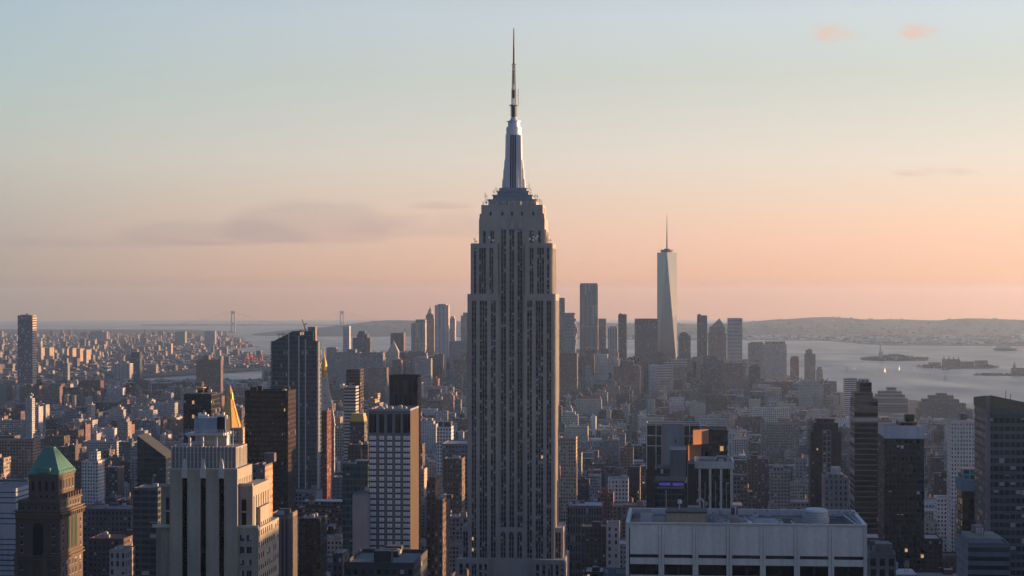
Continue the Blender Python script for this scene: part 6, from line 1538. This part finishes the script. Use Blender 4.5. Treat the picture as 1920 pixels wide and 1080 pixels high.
# ---- words that tell one block from the next
def size_word(s):
    return 'tall' if s.h > 62 else 'low' if s.h < 15 else 'narrow' if s.w < 11 else 'wide' if s.w > 36 else 'mid-height'
def kind_word(s): return {'brick_building': 'house' if s.h < 16 else 'building', 'apartment_building': 'apartment building', 'loft_building': 'loft building', 'office_building': 'office building'}[PAL[s.c][2]]
def top_word(s):
    if s.step and s.tank: return 'with set-back top and water tank'
    if s.step: return 'with set-back top'
    if s.tank: return 'with water tank'
    if s.roof[0] > .25: return 'with pale flat roof'
    return 'with plain roof'
def place(s):
    best = None
    for words_, a, b, t, bt in LAND:
        cx, cy = s.cx, s.cy
        dx = a - cx if cx < a else cx - b if cx > b else 0
        dy = t - cy if cy < t else 0
        top = max(t, 560)
        d = math.hypot(dx, max(0, top - cy, 0)) + (0 if dx else 15)
        rel = ('left of' if cx < a else 'right of' if cx > b else 'above' if cy < t else 'below')
        if rel == 'below' and bt >= 1080: d = d + 60; rel = 'in front of'
        if best is None or d < best[0]: best = (d, rel, words_)
    return best[1], best[2]
def ordinal(i, n, horizontal=True):
    if i == 0: return 'leftmost'
    if i == n - 1: return 'rightmost'
    return ('second', 'third', 'fourth', 'fifth', 'sixth', 'seventh', 'eighth', 'ninth', 'tenth', 'eleventh', 'twelfth')[i - 1] + ' from left'
groups = {}
for s in chosen:
    rel, lm = place(s)
    s.words = f"{size_word(s)} {PAL[s.c][0]} {kind_word(s)} {top_word(s)}"
    s.where = f"{rel} the {lm}"
    groups.setdefault((s.words, s.where), []).append(s)
for (w_, p_), ms in groups.items():
    ms.sort(key=lambda s: s.cx)
    for i, s in enumerate(ms):
        s.label = f"{w_}, {p_}"
        if len(ms) > 1: s.label = f"{ordinal(i, len(ms))} {w_}, {p_}"
for s in chosen:
    t = s.label.replace(',', ' ,').split()
    if len([q for q in t if q != ',']) > 16:
        s.label = s.label.replace('with set-back top and water tank', 'with tank').replace(' mid-height', '').replace('mid-height ', '').replace('with plain roof', '').replace(' ,', ',')
GROUPWORDS = {'brick_building': 'brick houses of the town', 'apartment_building': 'apartment buildings of the town', 'loft_building': 'loft buildings of the town', 'office_building': 'office buildings of the town'}
for s in chosen:
    nm = PAL[s.c][2]
    root = thing(nm, s.label, kind_word(s), (s.x, s.y, s.gz), GRID, GROUPWORDS[nm])
    mb, rf = MB(), MB()
    geometry(s, mb, rf, 0, 0, 0, True); mb.build('wall', root)
    roof_part(s, rf, 0, 0, 0); ro = rf.build('roof', root)
    rnd = random.Random(s.seed); zt = s.h + (6 if s.step else 0.2)
    if s.bulk: x = rnd.uniform(2, max(2.1, s.w - 7)); y = rnd.uniform(4, s.d - 8); bulkhead(ro, x, y, x + min(5, s.w * .4), y + rnd.uniform(3, 6), s.h + .2 if not s.step else zt, rnd.uniform(2.6, 4.5), s.col)
    if s.tank: water_tank(ro, rnd.uniform(3, max(3.1, s.w - 4)), rnd.uniform(5, s.d - 6), zt, rnd.uniform(1.5, 2.2), rnd.uniform(2.8, 3.8))
    if s.y < 2800:
        for k in range(s.units): cooling_unit(ro, rnd.uniform(1, max(1.1, s.w - 4)), rnd.uniform(2, s.d - 5), s.h + .2, rnd.uniform(1.4, 3), rnd.uniform(1.2, 2.2), rnd.uniform(1, 2))

def mass():
    """all the remaining blocks, too many and too small to tell apart"""
    mb = MB()
    for s in SPECS:
        if getattr(s, 'single', False): continue
        mb.seed = (s.seed % 1000) / 1000
        geometry(s, mb, None, s.u, s.v, s.gz, False)
        rnd = random.Random(s.seed)
        z = s.gz + s.h + (6 if s.step else 0)
        if s.bulk: x = s.u + rnd.uniform(1, max(1.1, s.w - 6)); y = s.v + rnd.uniform(2, s.d - 6); mb.box(x, y, z, x + min(5, s.w * .4), y + 4, z + rnd.uniform(2.5, 4), flat(s.col), back=False)
        if s.tank and s.vis: x = s.u + rnd.uniform(2, max(2.1, s.w - 3)); y = s.v + rnd.uniform(2, s.d - 3); mb.cyl(x, y, z + 2, z + 5.5, 1.7, 1.7, 6, flat((.2, .15, .11))); mb.cyl(x, y, z + 5.5, z + 7, 1.8, 0, 6, flat((.1, .09, .085)))
        if s.vis:
            for k in range(s.units): x = s.u + rnd.uniform(1, max(1.1, s.w - 3)); y = s.v + rnd.uniform(2, s.d - 4); mb.box(x, y, s.gz + s.h, x + 2.5, y + 2, s.gz + s.h + rnd.uniform(1, 2), flat((.36, .37, .38)), back=False)
    for (u, v, w, d, h, c, sd_) in off_frame_town():  # unseen blocks added for shade and reflections share this mesh
        mb.seed = sd_; mb.box(u, v, 0, u + w, v + d, h, sty(c, 3, 3.6, .5, .55))
    o = mb.build('city_blocks', None, 'facade', (0, 0, 0), GRID); tag(o, kind='stuff')
    # the town across the river
    rnd = random.Random(77); mb = MB(); n = 0
    while n < 9000:
        y = 5300 + 11000 * rnd.random() ** 1.25; x = rnd.uniform(-.40 * y, 0)
        if not inside(BROOKLYN, x, y) or not inside(BROOKLYN, x + 40, y + 30): continue
        n += 1
        w, d, h = rnd.uniform(9, 40), rnd.uniform(12, 34), max(5, rnd.gauss(9.5, 3.5))
        if rnd.random() < .05: h = rnd.uniform(22, 48)
        c = rnd.choices(PAL, PALW)[0][1]; mb.seed = rnd.random()
        u, v = to_local(x, y); z = 1 - drop(x, y)
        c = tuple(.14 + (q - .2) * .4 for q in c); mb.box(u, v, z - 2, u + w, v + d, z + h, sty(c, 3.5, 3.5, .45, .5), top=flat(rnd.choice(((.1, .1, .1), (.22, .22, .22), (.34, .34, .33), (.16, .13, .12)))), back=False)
    # sheds along the quays
    for k in range(70):
        y = rnd.uniform(7600, 12500); x = -700 - rnd.random() * 900 - max(0, (y - 9000)) * .12
        if inside(BROOKLYN, x, y) and inside(BROOKLYN, x + 100, y + 60): u, v = to_local(x, y); mb.box(u, v, -drop(x, y), u + rnd.uniform(60, 130), v + rnd.uniform(30, 60), 12 - drop(x, y), flat((.42, .38, .34)), back=False)
    o = mb.build('far_shore_blocks', None, 'facade', (0, 0, 0), GRID); tag(o, kind='stuff')
    # houses on the hill shore
    mb = MB(); n = 0
    while n < 900:
        y = rnd.uniform(12000, 17500); x = rnd.uniform(-1200, .33 * y)
        if not inside(STATEN, x, y) or y > 15600: continue
        n += 1; w = rnd.uniform(14, 60); u, v = to_local(x, y); z = -drop(x, y)
        mb.box(u, v, z, u + w, v + w * .6, z + rnd.uniform(8, 20), flat(rnd.choice(((.45, .42, .4), (.2, .17, .15), (.55, .54, .52), (.12, .12, .12)))), back=False)
    for k in range(260):
        y = 15600 + 4200 * rnd.random(); x = rnd.uniform(-900, .33 * y); z = hill_z(x, y) - drop(x, y)
        if hill_z(x, y) < 0: continue
        w = rnd.uniform(14, 50); u, v = to_local(x, y); mb.box(u, v, z - 4, u + w, v + w * .6, z + rnd.uniform(7, 14), flat(rnd.choice(((.22, .21, .2), (.16, .14, .13), (.3, .29, .28), (.1, .1, .1)))), back=False)
    o = mb.build('hill_shore_blocks', None, 'facade', (0, 0, 0), GRID); tag(o, kind='stuff')
    sp = []
    for (cu, cv, ru, rv, n) in ((-640, 3050, 120, 90, 160), (-900, 4050, 150, 110, 160), (150, 3700, 60, 70, 90), (-140, 2150, 60, 70, 90), (-480, 2650, 50, 60, 60)):
        for _ in range(n): u, v = cu + rnd.uniform(-ru, ru), cv + rnd.uniform(-rv, rv); x, y = to_world(u, v); sp.append((x, y, 2 - drop(x, y), rnd.uniform(3.5, 6), rnd.uniform(9, 16)))
    for _ in range(1400):
        y = 6000 + rnd.random() * 9000; x = rnd.uniform(-.31 * y, 0)
        if inside(BROOKLYN, x, y): sp.append((x, y, 2 - drop(x, y), rnd.uniform(6, 14), rnd.uniform(8, 14)))
    for k in range(350):
        y = 15000 + 5600 * rnd.random(); x = rnd.uniform(-1500, .33 * y)
        z = max(hill_z(x, y), 1) - drop(x, y)
        if inside(STATEN, x, y): sp.append((x, y, z - 2, rnd.uniform(12, 26), rnd.uniform(8, 13)))
    leaf_mass("park_trees", sp)
mass()
print("specs", len(SPECS), "visible", sum(1 for s in SPECS if s.vis), "smallest single", chosen[-1].vis, "labels", len(set(s.label for s in chosen)), max(len(s.label.split()) for s in chosen))

for o in SC.objects:
    if o.get('label') and len(o['label'].split()) > 16: print('LONG', o.name, len(o['label'].split()), o['label'])
# ------------------------------------------------------------------ air
def haze():
    m, N, L, M, mixc = nodes("evening haze")
    p = N('ShaderNodeVolumePrincipled')
    p.inputs['Color'].default_value = (0.42, 0.66, 1.0, 1)
    p.inputs['Absorption Color'].default_value = (1, 1, 1, 1)      # scatters only, blue light the most
    p.inputs['Density'].default_value = HAZE_DENSITY
    p.inputs['Anisotropy'].default_value = 0.5
    o = N('ShaderNodeOutputMaterial'); L(p.outputs[0], o.inputs[1])
    S, z0, z1 = 46000, -160.0, 620.0
    v = [(-S, -S, z0), (S, -S, z0), (S, S, z0), (-S, S, z0), (-S, -S, z1), (S, -S, z1), (S, S, z1), (-S, S, z1)]
    f = [(3, 2, 1, 0), (4, 5, 6, 7), (0, 1, 5, 4), (1, 2, 6, 5), (2, 3, 7, 6), (3, 0, 4, 7)]
    me = bpy.data.meshes.new("haze"); me.from_pydata(v, [], f); me.materials.append(m)
    o = bpy.data.objects.new("haze", me); COL.objects.link(o); tag(o, kind='stuff')
HAZE_DENSITY = 3.5e-5
haze()
